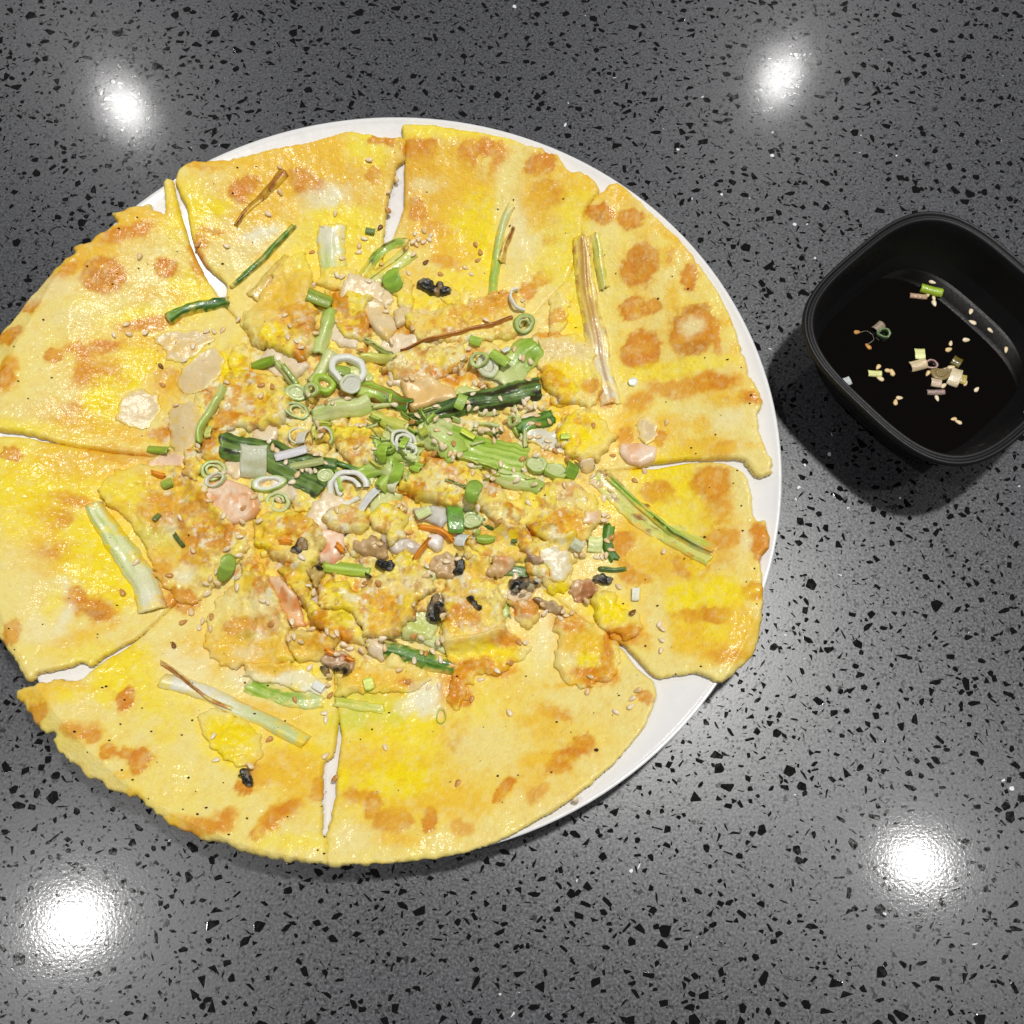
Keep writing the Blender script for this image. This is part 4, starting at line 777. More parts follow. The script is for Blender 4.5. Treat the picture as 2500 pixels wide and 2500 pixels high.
S('E', [(520, 430), (740, 640), (960, 830), (1200, 975)], 60, "narrow bright green rib on the lower right slice", kind='g', endmix=('l', .5, 1.1), arch=.0006, lift=0)
S('D', [(640, 910), (740, 1120), (860, 1330), (1010, 1640)], 165, "thick pale leek stem on the left slice", kind='l', endmix=('w', .4, 1.2), arch=.0018, ridges=.0003, taper=(.8, 1.15))
S('D', [(900, 880), (980, 1000), (1020, 1130)], 110, "flat pale leek skin beside the thick leek stem", kind='l', arch=.0006, char=.1)
S('F', [(1070, 330), (1350, 420), (1640, 530), (1932, 670), (2060, 720)], 95, "long pale leek strip pointing to the bottom cut", kind='w', endmix=('l', .3, .8), arch=.0012)
S('F', [(1070, 195), (1230, 290), (1400, 400), (1560, 480)], 30, "thin orange brown fried stalk on the lower left slice", kind='d', arch=.0010, char=.1)
S('G', [(-120, 330), (30, 380), (200, 430), (385, 450)], 120, "bright lime leaf fused in beside the bottom cut", kind='g', endmix=('l', .3, 1.1), arch=.0004, lift=0)
S('G', [(470, 440), (620, 465), (800, 500)], 70, "faint lime leaf right of the bottom cut", kind='y', arch=.0003, lift=-.0002)
S('G', [(690, 60), (850, 105), (1050, 175), (1285, 235)], 125, "glossy green leaf above the bottom slices", kind='G', arch=.0016)
S('R', [(1390, 1110), (1650, 1190), (1900, 1270)], 135, "pale leek skin above the glossy green leaf", kind='l', arch=.0008)
S('S', [(380, 40), (640, 140)], 130, "dark green leaf peeping out under the curled green rings", kind='G')
S('S', [(330, 400), (620, 500), (930, 560)], 120, "dark leaf glimpsed under the torn egg at lower centre", kind='k')
S('S', [(1700, 120), (1690, 300), (1740, 450)], 110, "upright dark leaf glimpsed left of the lower right slice", kind='G')
S('S', [(1600, 530), (1740, 540), (1850, 530)], 60, "short dark leaf beside the black mussel edge", kind='k')
S('S', [(690, 860), (720, 1010)], 110, "translucent green leek core beside the orange chunk", kind='l', endmix=('g', .9, .1))

BUILT['heap'] = True
# ------------------------------------------------------------------ small scraps that fill the heap between the larger pieces
prng = random.Random(21); spots = []
for k in range(900):
    a = prng.uniform(0, 6.28); q = math.sqrt(prng.random()); px, py = 925 + 500 * q * math.cos(a), 1125 + 460 * q * math.sin(a)
    if all((px - b_) ** 2 + (py - c_) ** 2 > 52 ** 2 for b_, c_ in spots): spots.append((px, py))
TILES['Z'] = (0, 0, 1)
for k, (px, py) in enumerate(spots[:110]):
    n_ = prng.choice([6, 7, 8, 9]); r0_ = prng.uniform(26, 52); asp = prng.uniform(.5, 1); ro = prng.uniform(0, 3.1); pts = []
    for i in range(n_):
        a = 2 * math.pi * i / n_; rr0 = r0_ * prng.uniform(.65, 1.25); ex, ey = rr0 * math.cos(a), rr0 * asp * math.sin(a)
        pts.append((px + ex * math.cos(ro) - ey * math.sin(ro), py + ex * math.sin(ro) + ey * math.cos(ro)))
    mode = prng.random(); sd_ = k % 83 + 2; cf_ = None; mt = None
    if mode < .20: cf_ = flesh((230, 206, 160), (240, 222, 190), sd_); mt = M_SEA
    elif mode < .32: cf_ = flesh((196, 206, 110), (222, 224, 156), sd_); mt = M_LEAF
    chunk("egg_scrap" if mode >= .32 else ("squid_scrap" if mode < .20 else "leek_scrap"), 'Z', pts,
          ("torn golden egg scrap by the " if mode >= .32 else "small pale squid scrap by the " if mode < .20 else "small pale green leek scrap by the ") + near(px, py),
          ("egg scrap" if mode >= .32 else "squid scrap" if mode < .20 else "leek scrap"), "small scraps in the heap", h=prng.uniform(.0010, .0024), seed=sd_, mat=mt, colf=cf_, amp=.0008, crumple=.0014 if mode >= .2 else .0006)

# ------------------------------------------------------------------ seafood
GF = "pieces of seafood in the pancake"
SQ = lambda s: flesh((222, 196, 142), (234, 212, 164), s, (236, 200, 110))
PK = lambda s: flesh((236, 196, 158), (246, 218, 190), s, (240, 178, 120))
def blended(cf):
    def f(x, y, s):
        e = sstep(.0001, .0016, s + .0006 * fbm(x * 500, y * 500, 7, 2))[:, None]
        return field(x, y)[0] * (1 - e) + cf(x, y, s) * e
    return f
def sea(t_, pts, label, cat="squid piece", name="squid_piece", h=.0026, cf=None, seed=None, crumple=.0005, amp=.0002, **k):
    seed = seed or len(bpy.data.objects) % 91; cf = cf or SQ(seed)
    if h < .0024: cf = blended(cf); h *= .55; amp = .0006
    return chunk(name, t_, pts, label, cat, GF, h=h, seed=seed, mat=M_SEA, colf=cf or SQ(seed), crumple=crumple, amp=amp, dome=.0025, **k)
sea('A', [(1040, 1590), (1120, 1550), (1400, 1540), (1440, 1600), (1380, 1640), (1320, 1700), (1230, 1760), (1140, 1720), (1090, 1640)], "flat pale squid under the left dark green leaf", h=.0014)
sea('A', [(1230, 1800), (1330, 1700), (1440, 1650), (1510, 1740), (1480, 1850), (1370, 1940), (1250, 1960), (1200, 1900)], "pale squid square in the upper left slice", h=.0013)
sea('D', [(850, 180), (950, 145), (1060, 180), (1070, 280), (1000, 390), (880, 390), (790, 340), (820, 240)], "white squid square near the left cut", h=.0014)
sea('D', [(1170, 250), (1330, 235), (1365, 330), (1340, 450), (1260, 570), (1180, 570), (1150, 450), (1150, 330)], "long pale squid piece beside the curved green strip", h=.0018)
sea('D', [(1000, 640), (1090, 570), (1190, 560), (1250, 600), (1230, 680), (1120, 690), (1040, 670)], "pink tinged squid at the end of the left cut", cf=PK(3), h=.002)
sea('B', [(800, 1370), (860, 1325), (930, 1370), (1010, 1490), (1015, 1530), (960, 1610), (900, 1570), (850, 1510), (800, 1440)], "large white squid block at upper centre", h=.0034)
sea('B', [(1000, 1410), (1060, 1380), (1115, 1390), (1125, 1460), (1070, 1500), (1015, 1510)], "small white squid cube at upper centre", h=.0036)
sea('K', [(230, 1480), (330, 1440), (470, 1500), (530, 1580), (500, 1650), (380, 1640), (270, 1600)], "pinkish squid sunk in batter left of the dried scallion", cf=PK(5), h=.0016)
sea('E', [(600, 240), (720, 230), (830, 260), (820, 340), (720, 385), (640, 360), (590, 300)], "crumpled pink squid above the right cut", cf=PK(6), h=.0026)
sea('E', [(705, 90), (760, 60), (830, 110), (830, 210), (760, 230), (710, 180)], "flat cream squid above the crumpled pink one", h=.0012)
sea('Q', [(1440, 800), (1560, 755), (1780, 770), (1820, 880), (1860, 1010), (1700, 970), (1560, 890), (1450, 870)], "translucent squid strewn with seeds right of centre", cf=flesh((206, 206, 186), (228, 224, 206), 8), h=.0022)
sea('Q', [(690, 130), (760, 60), (900, 60), (900, 170), (820, 240), (720, 200)], "glossy tan clam meat at upper centre", "clam piece", "clam_piece", cf=flesh((214, 176, 128), (238, 210, 170), 9, (214, 140, 70)), h=.0030)
sea('P', [(190, 1400), (260, 1300), (420, 1265), (580, 1310), (680, 1400), (705, 1520), (620, 1610), (480, 1650), (380, 1640), (280, 1540)], "plump pink shrimp piece left of centre", "shrimp piece", "shrimp_piece", cf=flesh((240, 192, 146), (246, 216, 184), 11, (240, 170, 104)), h=.0048, crumple=.0009)
sea('Q', [(430, 1530), (600, 1490), (720, 1510), (745, 1620), (680, 1700), (560, 1640), (480, 1620)], "grey white squid behind the upright green strip", cf=flesh((196, 192, 178), (220, 216, 204), 12), h=.003)
sea('R', [(1290, 210), (1400, 150), (1500, 240), (1660, 330), (1610, 430), (1400, 390), (1300, 290)], "glistening grey squid tentacle at lower centre", cf=flesh((202, 186, 166), (226, 214, 198), 13), h=.003, crumple=.0014)
sea('R', [(690, 200), (800, 180), (920, 220), (930, 400), (820, 500), (680, 460)], "soft pink shrimp above the lime strip", "shrimp piece", "shrimp_piece", cf=flesh((238, 204, 174), (246, 222, 198), 14, (240, 160, 110)), h=.0028)
sea('R', [(580, 840), (680, 790), (710, 880), (640, 960), (590, 910)], "grey squid wedge in the fold at lower left centre", cf=flesh((204, 188, 166), (224, 212, 196), 15))
sea('R', [(210, 640), (330, 620), (480, 800), (560, 1060), (440, 1080), (300, 860)], "orange flushed shrimp lying lengthwise in the fold", "shrimp piece", "shrimp_piece", cf=flesh((236, 178, 112), (242, 208, 166), 16, (232, 140, 60)), h=.0028)

GC = "torn golden egg and batter pieces heaped in the middle"
def CH(t_, pts, label, h=.0032, seed=None, **k):
    return chunk("batter_chunk", t_, pts, label, "batter chunk", GC, h=h, seed=seed or (len(bpy.data.objects) * 3) % 89, **k)
CH('B', [(250, 1120), (380, 1040), (430, 1150), (470, 1400), (460, 1650), (380, 1720), (200, 1650), (60, 1620), (20, 1450), (120, 1300)], "tall golden fold at upper left of the heap", h=.004)
CH('B', [(540, 1280), (650, 1310), (760, 1290), (850, 1320), (800, 1400), (800, 1480), (850, 1560), (780, 1600), (650, 1570), (600, 1480), (570, 1400)], "orange flecked piece left of the white squid block", h=.003)
CH('B', [(1110, 1430), (1400, 1380), (1700, 1290), (1830, 1310), (1865, 1430), (1790, 1580), (1500, 1610), (1200, 1600), (1120, 1520)], "long golden piece crossed by a thin brown stalk", h=.0034)
CH('Q', [(220, 130), (430, -30), (700, 0), (860, -10), (900, 100), (720, 260), (560, 330), (330, 280), (100, 200)], "pale yellow flap above the charred leaves", h=.0028)
CH('K', [(230, 1200), (330, 1150), (390, 1200), (380, 1330), (300, 1450), (240, 1460), (260, 1300)], "small yellow piece beside the pale green leaf tip", h=.0022)
CH('K', [(200, 1470), (280, 1430), (430, 1440), (540, 1540), (560, 1650), (600, 1800), (520, 1900), (330, 1880), (220, 1780), (190, 1620)], "orange yellow piece left of the dried scallion", h=.0024)
CH('E', [(170, 150), (230, 60), (330, 10), (430, 30), (500, 120), (560, 190), (500, 250), (440, 340), (330, 345), (220, 290)], "bright yellow egg lump right of centre", h=.0036)
CH('P', [(380, 350), (430, 240), (560, 225), (700, 280), (900, 300), (970, 470), (990, 580), (900, 720), (700, 760), (560, 740), (380, 790), (250, 720), (370, 560)], "browned egg piece above the big dark leaf", h=.0036)
CH('P', [(160, 900), (260, 800), (360, 760), (420, 880), (380, 1080), (240, 1090), (160, 1030)], "brown crust at the left end of the dark leaf", h=.003)
CH('P', [(1440, 760), (1700, 745), (1860, 810), (1850, 950), (1760, 1080), (1600, 1120), (1500, 1000), (1430, 900)], "pale crumbly egg piece at the very centre", h=.004, crumple=.0016)
CH('D', [(700, 840), (820, 720), (960, 690), (1200, 690), (1370, 770), (1390, 880), (1500, 1000), (1610, 1080), (1645, 1210), (1510, 1280), (1440, 1400), (1300, 1560), (1190, 1530), (1090, 1400), (990, 1180), (870, 1000), (760, 940)], "broad browned flap between leek stem and heap", h=.0028)
CH('D', [(1240, 560), (1320, 550), (1360, 650), (1330, 760), (1240, 700)], "pale scrap beside the left cut end", h=.0024)
CH('Q', [(550, 1050), (850, 1060), (970, 1110), (950, 1250), (1080, 1400), (1000, 1500), (880, 1520), (650, 1450), (450, 1430), (330, 1340), (330, 1180), (480, 1190)], "orange and cream ruffled piece below the bright leaf", h=.004, crumple=.0016)
CH('Q', [(1280, 1490), (1450, 1400), (1680, 1290), (1900, 1270), (2100, 1400), (2150, 1560), (2060, 1800), (1850, 1830), (1700, 1820), (1500, 1690), (1380, 1640)], "large yellow brown piece with embedded squid right of centre", h=.0038)
CH('Q', [(980, 1120), (1060, 1170), (1200, 1300), (1400, 1530), (1440, 1570), (1350, 1740), (1200, 1650), (1080, 1540), (960, 1400), (930, 1250)], "pale wedge with a brown edge at centre right", h=.0034)
CH('Q', [(940, 1850), (1080, 1720), (1250, 1680), (1450, 1700), (1560, 1880), (1480, 2010), (1330, 1990), (1130, 1960)], "golden ledge below the pale wedge", h=.0032)
CH('S', [(850, 320), (960, 280), (1180, 240), (1340, 200), (1400, 340), (1340, 560), (1320, 700), (1240, 760), (1120, 740), (1080, 660), (920, 560), (940, 430)], "egg piece carrying the round white scallop", h=.0034)
CH('Q', [(0, 1610), (130, 1480), (260, 1500), (370, 1590), (350, 1760), (240, 1830), (60, 1720)], "soft yellow lump left of the grey squid", h=.0044)
CH('P', [(1330, 1560), (1500, 1480), (1680, 1540), (1740, 1680), (1660, 1760), (1450, 1730), (1330, 1650)], "pale orange lump below the white curled ring", h=.004)
CH('R', [(110, 100), (250, 20), (500, 30), (660, 120), (740, 270), (660, 450), (600, 540), (430, 480), (280, 440), (240, 360), (110, 300)], "ruffled yellow piece with brown threads at lower left centre", h=.0046, crumple=.0018)
CH('R', [(330, 560), (450, 470), (600, 540), (590, 720), (560, 760), (720, 900), (740, 1080), (640, 1070), (560, 900), (420, 700)], "narrow yellow tongue beside the olive mussel", h=.003)
CH('R', [(-250, 850), (-50, 650), (60, 560), (200, 640), (290, 850), (330, 960), (390, 1060), (380, 1200), (420, 1380), (250, 1430), (0, 1450), (-200, 1440), (-350, 1250), (-330, 1000)], "large white flecked brown piece at lower left", h=.0036, crumple=.0012)
CH('R', [(640, 960), (740, 900), (1000, 920), (1080, 1060), (1150, 1160), (1110, 1250), (960, 1220), (800, 1130), (660, 1080)], "yellow wedge with browned lower edge at lower centre", h=.004)
CH('R', [(400, 1160), (560, 1110), (780, 1130), (890, 1190), (800, 1290), (700, 1390), (520, 1420), (430, 1310)], "fibrous tan piece left of the orange roe", h=.0042, crumple=.0018)
CH('R', [(30, 1440), (300, 1420), (450, 1425), (740, 1580), (735, 1730), (600, 1700), (350, 1640), (150, 1600), (0, 1560)], "cream flap ending at the bottom cut", h=.0018)
CH('R', [(850, 1600), (1000, 1500), (1110, 1430), (1260, 1440), (1370, 1400), (1530, 1410), (1660, 1490), (1710, 1570), (1600, 1680), (1400, 1700), (1100, 1700), (880, 1720)], "golden flap right of the bottom cut", h=.0022)
CH('R', [(720, 730), (850, 650), (1000, 680), (1060, 780), (1200, 640), (1300, 600), (1350, 500), (1480, 400), (1600, 470), (1700, 650), (1750, 760), (1560, 850), (1570, 1000), (1400, 1140), (1180, 1160), (1080, 1080), (1000, 930), (740, 900)], "biggest golden egg piece at lower centre", h=.0052, crumple=.0014)
CH('S', [(160, 690), (250, 560), (400, 450), (550, 470), (590, 700), (700, 830), (660, 1000), (720, 1090), (560, 1210), (300, 1230), (120, 1190), (150, 950), (130, 800)], "domed golden piece with black mussel edges showing through", h=.0050, crumple=.0012)
CH('S', [(760, 860), (880, 820), (1020, 900), (1030, 1000), (930, 1100), (820, 1010)], "small toasted orange nugget at lower right centre", h=.0040)
CH('S', [(150, 1200), (400, 1180), (640, 1100), (760, 1180), (950, 1290), (860, 1380), (740, 1450), (650, 1530), (480, 1520), (350, 1620), (380, 1750), (250, 1830), (190, 1700), (240, 1450), (150, 1330)], "sprawling orange brown crust below the domed piece", h=.0024)
CH('S', [(1190, 1020), (1400, 1000), (1600, 1080), (1730, 1240), (1760, 1400), (1700, 1560), (1500, 1600), (1300, 1600), (1180, 1450), (1230, 1250)], "golden raised patch at the right of the bottom slice", h=.0020)
CH('S', [(1530, 770), (1620, 800), (1720, 760), (1780, 880), (1932, 950), (2000, 1100), (1850, 1200), (1700, 1120), (1560, 1020)], "yellow egg lump on the inner end of the lower right slice", h=.0036)
CH('F', [(1340, 560), (1440, 510), (1600, 560), (1700, 640), (1760, 800), (1700, 870), (1540, 850), (1430, 760)], "deep yellow yolk patch on the lower left slice", h=.0016, crumple=.0012)
sea('S', [(1040, 360), (1190, 330), (1310, 400), (1340, 520), (1290, 640), (1180, 680), (1100, 620), (1125, 520), (1040, 440)], "round white scallop on the right of the heap", "scallop piece", "scallop_piece", cf=flesh((226, 212, 172), (238, 228, 198), 21), h=.0016)
sea('S', [(1450, 90), (1490, -20), (1600, 0), (1620, 110), (1540, 110)], "cream squid chip beside the upright dark leaf", cf=PK(22), h=.0016)
sea('Q', [(560, 1760), (640, 1755), (710, 1800), (700, 1880), (650, 1930), (550, 1860)], "small white squid cube near the orange carrot", h=.0034, cf=flesh((232, 216, 200), (242, 232, 220), 23))
sea('E', [(310, 360), (350, 330), (410, 345), (418, 400), (370, 435), (325, 400)], "tiny white squid chip above the green scallion pile", h=.0028)
sea('Q', [(315, 340), (380, 290), (600, 285), (680, 350), (780, 380), (820, 470), (780, 540), (640, 520), (560, 560), (430, 600), (390, 560), (350, 450)], "smooth tan squid triangle on the charred leaves", cf=flesh((232, 190, 116), (240, 212, 152), 24), h=.0042, crumple=.0004)

# ------------------------------------------------------------------ mussels: flesh with a black frilled edge
def mussel(t_, x, y, L_, W_, rot, label, frill, body=((196, 158, 104), (222, 194, 150)), spot=(150, 110, 70), h=.003, fw=.35, show=True):
    s0 = TILES[t_][2]
    a = math.radians(rot); pts = []
    for i in range(12):
        q = 2 * math.pi * i / 12; ex = L_ * .5 * math.cos(q); ey = W_ * .5 * math.sin(q) * (1 + .15 * math.sin(3 * q))
        pts.append((x + ex * math.cos(a) - ey * math.sin(a), y + ex * math.sin(a) + ey * math.cos(a)))
    p0 = on(*T(t_, x, y)); root = bpy.data.objects.new("mussel", None); C.objects.link(root); root.location = p0; root.empty_display_size = .005
    tag(root, label, "mussel", "mussels in the heap")
    if show:
        o = chunk("mussel_flesh", t_, pts, None, None, None, h=h, seed=int(x) % 80, mat=M_SEA, colf=flesh(body[0], body[1], int(y) % 70, spot), crumple=.0024, amp=.0009, dome=.002)
        o.parent = root; o.location -= root.location
    for k, (fx, fy, fl, fr) in enumerate(frill):
        cx, cy = x + fx, y + fy; ff = math.radians(fr); pt = []
        for q in range(9):
            a_ = 2 * math.pi * q / 9; ex = fl * .55 * math.cos(a_); ey = fl * fw * .75 * math.sin(a_) * (1 + .3 * math.sin(2 * a_ + k))
            pt.append((cx + ex * math.cos(ff) - ey * math.sin(ff), cy + ex * math.sin(ff) + ey * math.cos(ff)))
        sd_ = int(abs(cx)) % 70 + 3
        def dk(x_, y_, s_, sd_=sd_):
            m1 = sstep(.10, .40, fbm(x_ * 520, y_ * 520, sd_, 3))[:, None]; m2 = sstep(.15, .4, fbm(x_ * 260, y_ * 260, sd_ + 4, 2))[:, None] * .7
            c_ = srgb(22, 22, 22) * (1 - m1) + srgb(120, 112, 96) * m1
            return c_ * (1 - m2) + srgb(176, 140, 84) * m2
        f_ = chunk("frill", t_, pt, None, None, None, h=.0022, seed=sd_, mat=M_DARK, colf=dk, crumple=.0020, amp=.0009, dome=.001, step=.00035)
        f_.parent = root; f_.location -= root.location
    return root
mussel('R', 650, 620, 200, 120, 80, "olive mussel in the hollow left of centre bottom", [(20, -95, 60, 20)], ((168, 136, 60), (206, 178, 104)))
mussel('R', 1180, 350, 330, 170, 15, "tan mussel above the lime strip with black tip", [(120, 150, 150, -20), (-30, 240, 70, 30)])
mussel('S', 130, 520, 260, 220, 20, "plump tan mussel below the white cube", [(150, -20, 170, 100), (120, -100, 90, 60)])
mussel('S', 660, 520, 200, 260, 70, "upright tan mussel between two egg pieces", [], ((210, 166, 104), (232, 200, 150)), (226, 140, 60))
mussel('S', 900, 690, 280, 110, -8, "grey black mussel in the gap at lower right centre", [(-60, -20, 200, -30), (70, -30, 130, 20), (-110, 70, 90, 10)], ((150, 140, 116), (206, 196, 168)), (90, 84, 74), h=.0034)
mussel('S', 1120, 880, 330, 90, 25, "slim brown grey mussel strip right of the toasted nugget", [], ((168, 136, 96), (196, 170, 128)))
mussel('S', 1440, 740, 260, 190, -30, "pinkish brown mussel below the scallop with black rim", [(190, -100, 180, 5)], ((206, 160, 110), (226, 190, 150)), (180, 110, 60))
mussel('S', 980, 450, 90, 170, 100, "small mauve mussel edge beside the scallop", [], ((184, 152, 118), (206, 176, 140)), (140, 110, 90))
mussel('R', 1790, 930, 150, 260, 10, "furry black mussel edge beside the biggest egg piece", [(-10, -20, 230, 95), (30, 60, 180, 70)], ((120, 104, 80), (190, 170, 140)), (40, 36, 30))
mussel('S', 420, 860, 150, 60, 50, "small black mussel edge through the domed piece", [(0, 0, 160, 42)], show=False)
mussel('R', 880, 1410, 300, 200, 10, "mussel with orange roe above the bottom cut", [(-120, 90, 130, 40), (20, 60, 150, -10), (90, 100, 120, -20)], ((176, 138, 98), (214, 184, 148)), (236, 112, 20), h=.0036)
mussel('R', 520, 310, 180, 60, 120, "brown threaded mussel frill on the ruffled piece", [(0, 0, 190, -52)], ((160, 120, 70), (190, 150, 90)), show=False)
mussel('B', 1230, 1245, 130, 60, 10, "mauve grey mussel frill on the tip of the top slice", [(0, 0, 130, 12), (90, 20, 110, 20)], show=False, fw=.5)
mussel('F', 1665, 965, 100, 50, 55, "isolated black mussel fleck on the lower left slice", [(0, 0, 120, 55), (-35, -20, 70, -10)], show=False, fw=.4)

GR = "orange carrot slivers"
def carrot(t_, line, w_, label):
    o = strip("carrot_sliver", t_, line, w_, label, "carrot sliver", GR, kind='d', arch=.0008, seed=7, wave=.0002)
    at2 = o.data.color_attributes["Col"]; n = len(o.data.vertices); c = np.ones((n, 4)); k = RNG.random(n)[:, None] * .3
    c[:, :3] = srgb(244, 146, 16) * (1 - k) + srgb(250, 184, 60) * k; at2.data.foreach_set("color", c.ravel())
carrot('Q', [(480, 1680), (600, 1700), (720, 1740), (790, 1830)], 60, "bright orange carrot arc over the white squid cube")
carrot('R', [(1740, 250), (1640, 380), (1580, 450)], 30, "thin orange carrot thread at lower centre")
carrot('R', [(330, 280), (440, 290)], 50, "orange carrot scrap on the ruffled yellow piece")
carrot('D', [(1030, 700), (1110, 725)], 36, "orange carrot scrap near the left cut")
carrot('R', [(860, 310), (930, 380)], 70, "orange scrap beside the soft pink shrimp")
carrot('R', [(760, 1310), (850, 1340)], 60, "bright orange roe scrap above the bottom cut")
carrot('R', [(950, 1370), (1020, 1400)], 55, "smaller orange roe scrap above the bottom cut")

# ------------------------------------------------------------------ the big leaves of the middle
S('Q', [(1240, 350), (1390, 150), (1560, -30)], 310, "broad pale green leaf reaching up to the right", kind='g', endmix=('l', .9, .1), arch=.0016)
S('P', [(1220, 610), (1450, 570), (1760, 520)], 190, "translucent pale leek across the centre", kind='l', arch=.0026, endmix=('g', .6, 1.4))
S('Q', [(30, 620), (200, 700), (330, 760)], 130, "lime leaf layer under the charred green leaf", kind='y', arch=.001)
S('Q', [(-120, 400), (60, 440), (220, 510), (380, 570)], 190, "green leaf with browned edges at centre", kind='g', endmix=('G', .2, 1.0), char=.3, edge_brown=.9, arch=.0014, ridges=.0004)
S('Q', [(1420, 800), (1550, 690), (1740, 650)], 130, "dark green leaf at the right end of the charred leaf", kind='G')
S('Q', [(500, 740), (680, 880), (830, 1020)], 220, "pale green leaf with scattered seeds below the charred leaf", kind='l', endmix=('g', .2, .9))
S('Q', [(620, 790), (880, 880), (1180, 990), (1470, 1110)], 330, "bright green leaf across the middle right", kind='g', endmix=('l', .35, 0.0), arch=.0016, ridges=.0004)
S('Q', [(1210, 1200), (1400, 1265), (1630, 1330)], 150, "pale green leaf tip pointing to the right cut", kind='l', endmix=('g', .2, 1.4), arch=.0016)
S('Q', [(370, 640), (700, 590), (1100, 520), (1625, 430)], 255, "big charred black green leaf strewn with sesame", kind='k', char=.40, arch=.0016, ridges=.0005, taper=(.55, 1.05))
S('P', [(345, 900), (650, 1010), (950, 1130), (1320, 1330)], 260, "big dark green leaf left of centre", kind='k', char=.20, arch=.0014, ridges=.0004)
S('P', [(800, 930), (1100, 1020), (1430, 1090)], 150, "upper fold of the dark green leaf", kind='k', char=.26, arch=.0010)
S('P', [(1430, 1090), (1600, 1130), (1740, 1200)], 60, "curled green brown tip right of the dark leaf", kind='G', char=.25)
S('B', [(490, 1700), (530, 1560), (570, 1400)], 90, "translucent green stalk rising at upper centre left", kind='l', endmix=('g', .3, 1.3), arch=.002)
S('P', [(1180, 330), (1290, 200), (1400, 50)], 120, "pale wilted stalk left of the white onion ring", kind='l', arch=.0016)
S('P', [(880, 130), (960, 250), (1090, 420)], 70, "pale stalk hanging from the folded green bit", kind='l', arch=.0016)
S('Q', [(-80, 90), (80, 110), (240, 100)], 100, "short lime stalk right of the white onion ring", kind='y', arch=.0020)
S('Q', [(230, 40), (100, 0), (-20, -60)], 60, "thin pale stalk above the short lime one", kind='l', arch=.0012)
S('B', [(1780, 1440), (1600, 1500), (1300, 1590), (1050, 1680)], 26, "thin brown stalk on the long golden piece", kind='d', arch=.0010, char=.2, taper=(1.5, .6))
S('Q', [(110, 1330), (190, 1180), (180, 1000)], 150, "bunched lime scallion shreds at the centre", kind='g', arch=.003)
S('P', [(370, 360), (355, 460), (230, 650), (125, 900)], 78, "curved pale green strip beside the dark leaf", kind='l', endmix=('g', -.2, 1.2), arch=.0018, lift=.0008)
S('P', [(1390, 730), (1220, 760), (1230, 860)], 60, "small lime shred over the centre left", kind='y', arch=.001)

S('Q', [(480, 760), (680, 850), (860, 1000)], 240, "wide translucent leaf behind the bright green one", kind='l', endmix=('g', .1, 1.0), arch=.0008)
S('Q', [(60, 900), (250, 960), (480, 1040)], 200, "wide pale wilted leaf at the very centre", kind='l', endmix=('g', 1.2, .2), arch=.0008)
S('Q', [(-100, 1200), (60, 1150), (230, 1180)], 130, "lime wilted leaf edge right of the white swirl", kind='g', endmix=('l', .3, 1.0), arch=.0008)
for k in range(34):
    x_, y_ = prng.uniform(-60, 1500), prng.uniform(560, 1260); a_ = prng.gauss(.35, .6); l_ = prng.uniform(70, 210)
    strip("scallion_shred", 'Q', [(x_, y_), (x_ + l_ * .5 * math.cos(a_), y_ + l_ * .5 * math.sin(a_) + prng.uniform(-14, 14)), (x_ + l_ * math.cos(a_), y_ + l_ * math.sin(a_))], prng.uniform(16, 46), "thin wilted scallion shred by the " + near(900 + (x_ + l_ / 2) / 3.864, 850 + y_ / 3.864), "scallion shred", "wilted shreds at the centre", kind=prng.choice('glly'), seed=k + 3, arch=.0005, ridges=.0001)

# ------------------------------------------------------------------ chopped rings and bits
R = ring
R('P', 1540, 230, 172, "large glossy white onion ring with a green chip on it", co=WHITE, ci=WHITE, w_=.34, h=.0042, squash=.98, fill=0)
R('P', 1560, 330, 110, "translucent inner ring below the large white one", co=PALE, ci=WHITE, w_=.3, h=.002, squash=.8, fill=2)
R('P', 1550, 1315, 190, "white curled onion swirl right of the dark leaf", co=WHITE, ci=WHITE, w_=.28, h=.0034, squash=.92, fill=1, gap=.12)
R('P', 270, 1150, 112, "pale lime ring left of the white striped leaf", co=LIME, ci=PALE, w_=.3, fill=1, gap=.0)
R('P', 300, 1250, 100, "translucent white ring just below the pale lime one", co=PALE, ci=WHITE, w_=.22, squash=.7)
R('P', 800, 1290, 155, "open ring white inside and green at one end", co=LIME, ci=WHITE, w_=.46, h=.0034, squash=.52, rot=-.1)
R('P', 1060, 430, 98, "closed lime disc above the folded oval ring", co=LIME, ci=PALE, w_=.4, fill=2)
R('P', 1055, 590, 118, "oval ring folded double left of centre", co=GREEN, ci=PALE, w_=.3, fill=1, squash=.68, rot=.2)
R('P', 1310, 355, 108, "bright lime curl beside the large white ring", co=(168, 212, 30), ci=LIME, w_=.5, h=.004, squash=.9)
R('P', 1230, 430, 90, "soft lime ring under the bright lime curl", co=LIME, ci=PALE, w_=.5, squash=.7)
R('P', 890, 1450, 115, "faint pale ring below the dark leaf", co=PALE, ci=PALE, w_=.3, fill=1)
R('P', 1350, 830, 100, "white and green half ring above the dark leaf", co=LIME, ci=WHITE, w_=.3, gap=.45, rot=.9, squash=.8)
R('P', 1080, 830, 100, "thin glassy ring over the egg piece", co=PALE, ci=WHITE, w_=.16, h=.0012)
R('P', 1330, 1200, 75, "small green ring end beside the white swirl", co=LIME, ci=PALE, fill=2)
R('B', 1870, 1490, 76, "lime ring at the tip of the broad pale leaf", co=(146, 184, 66), ci=PALE, w_=.4, fill=1)
R('B', 1840, 1330, 95, "thin white crescent ring at the right of the heap", co=WHITE, ci=WHITE, w_=.2, gap=.45, rot=-1.6, h=.002)
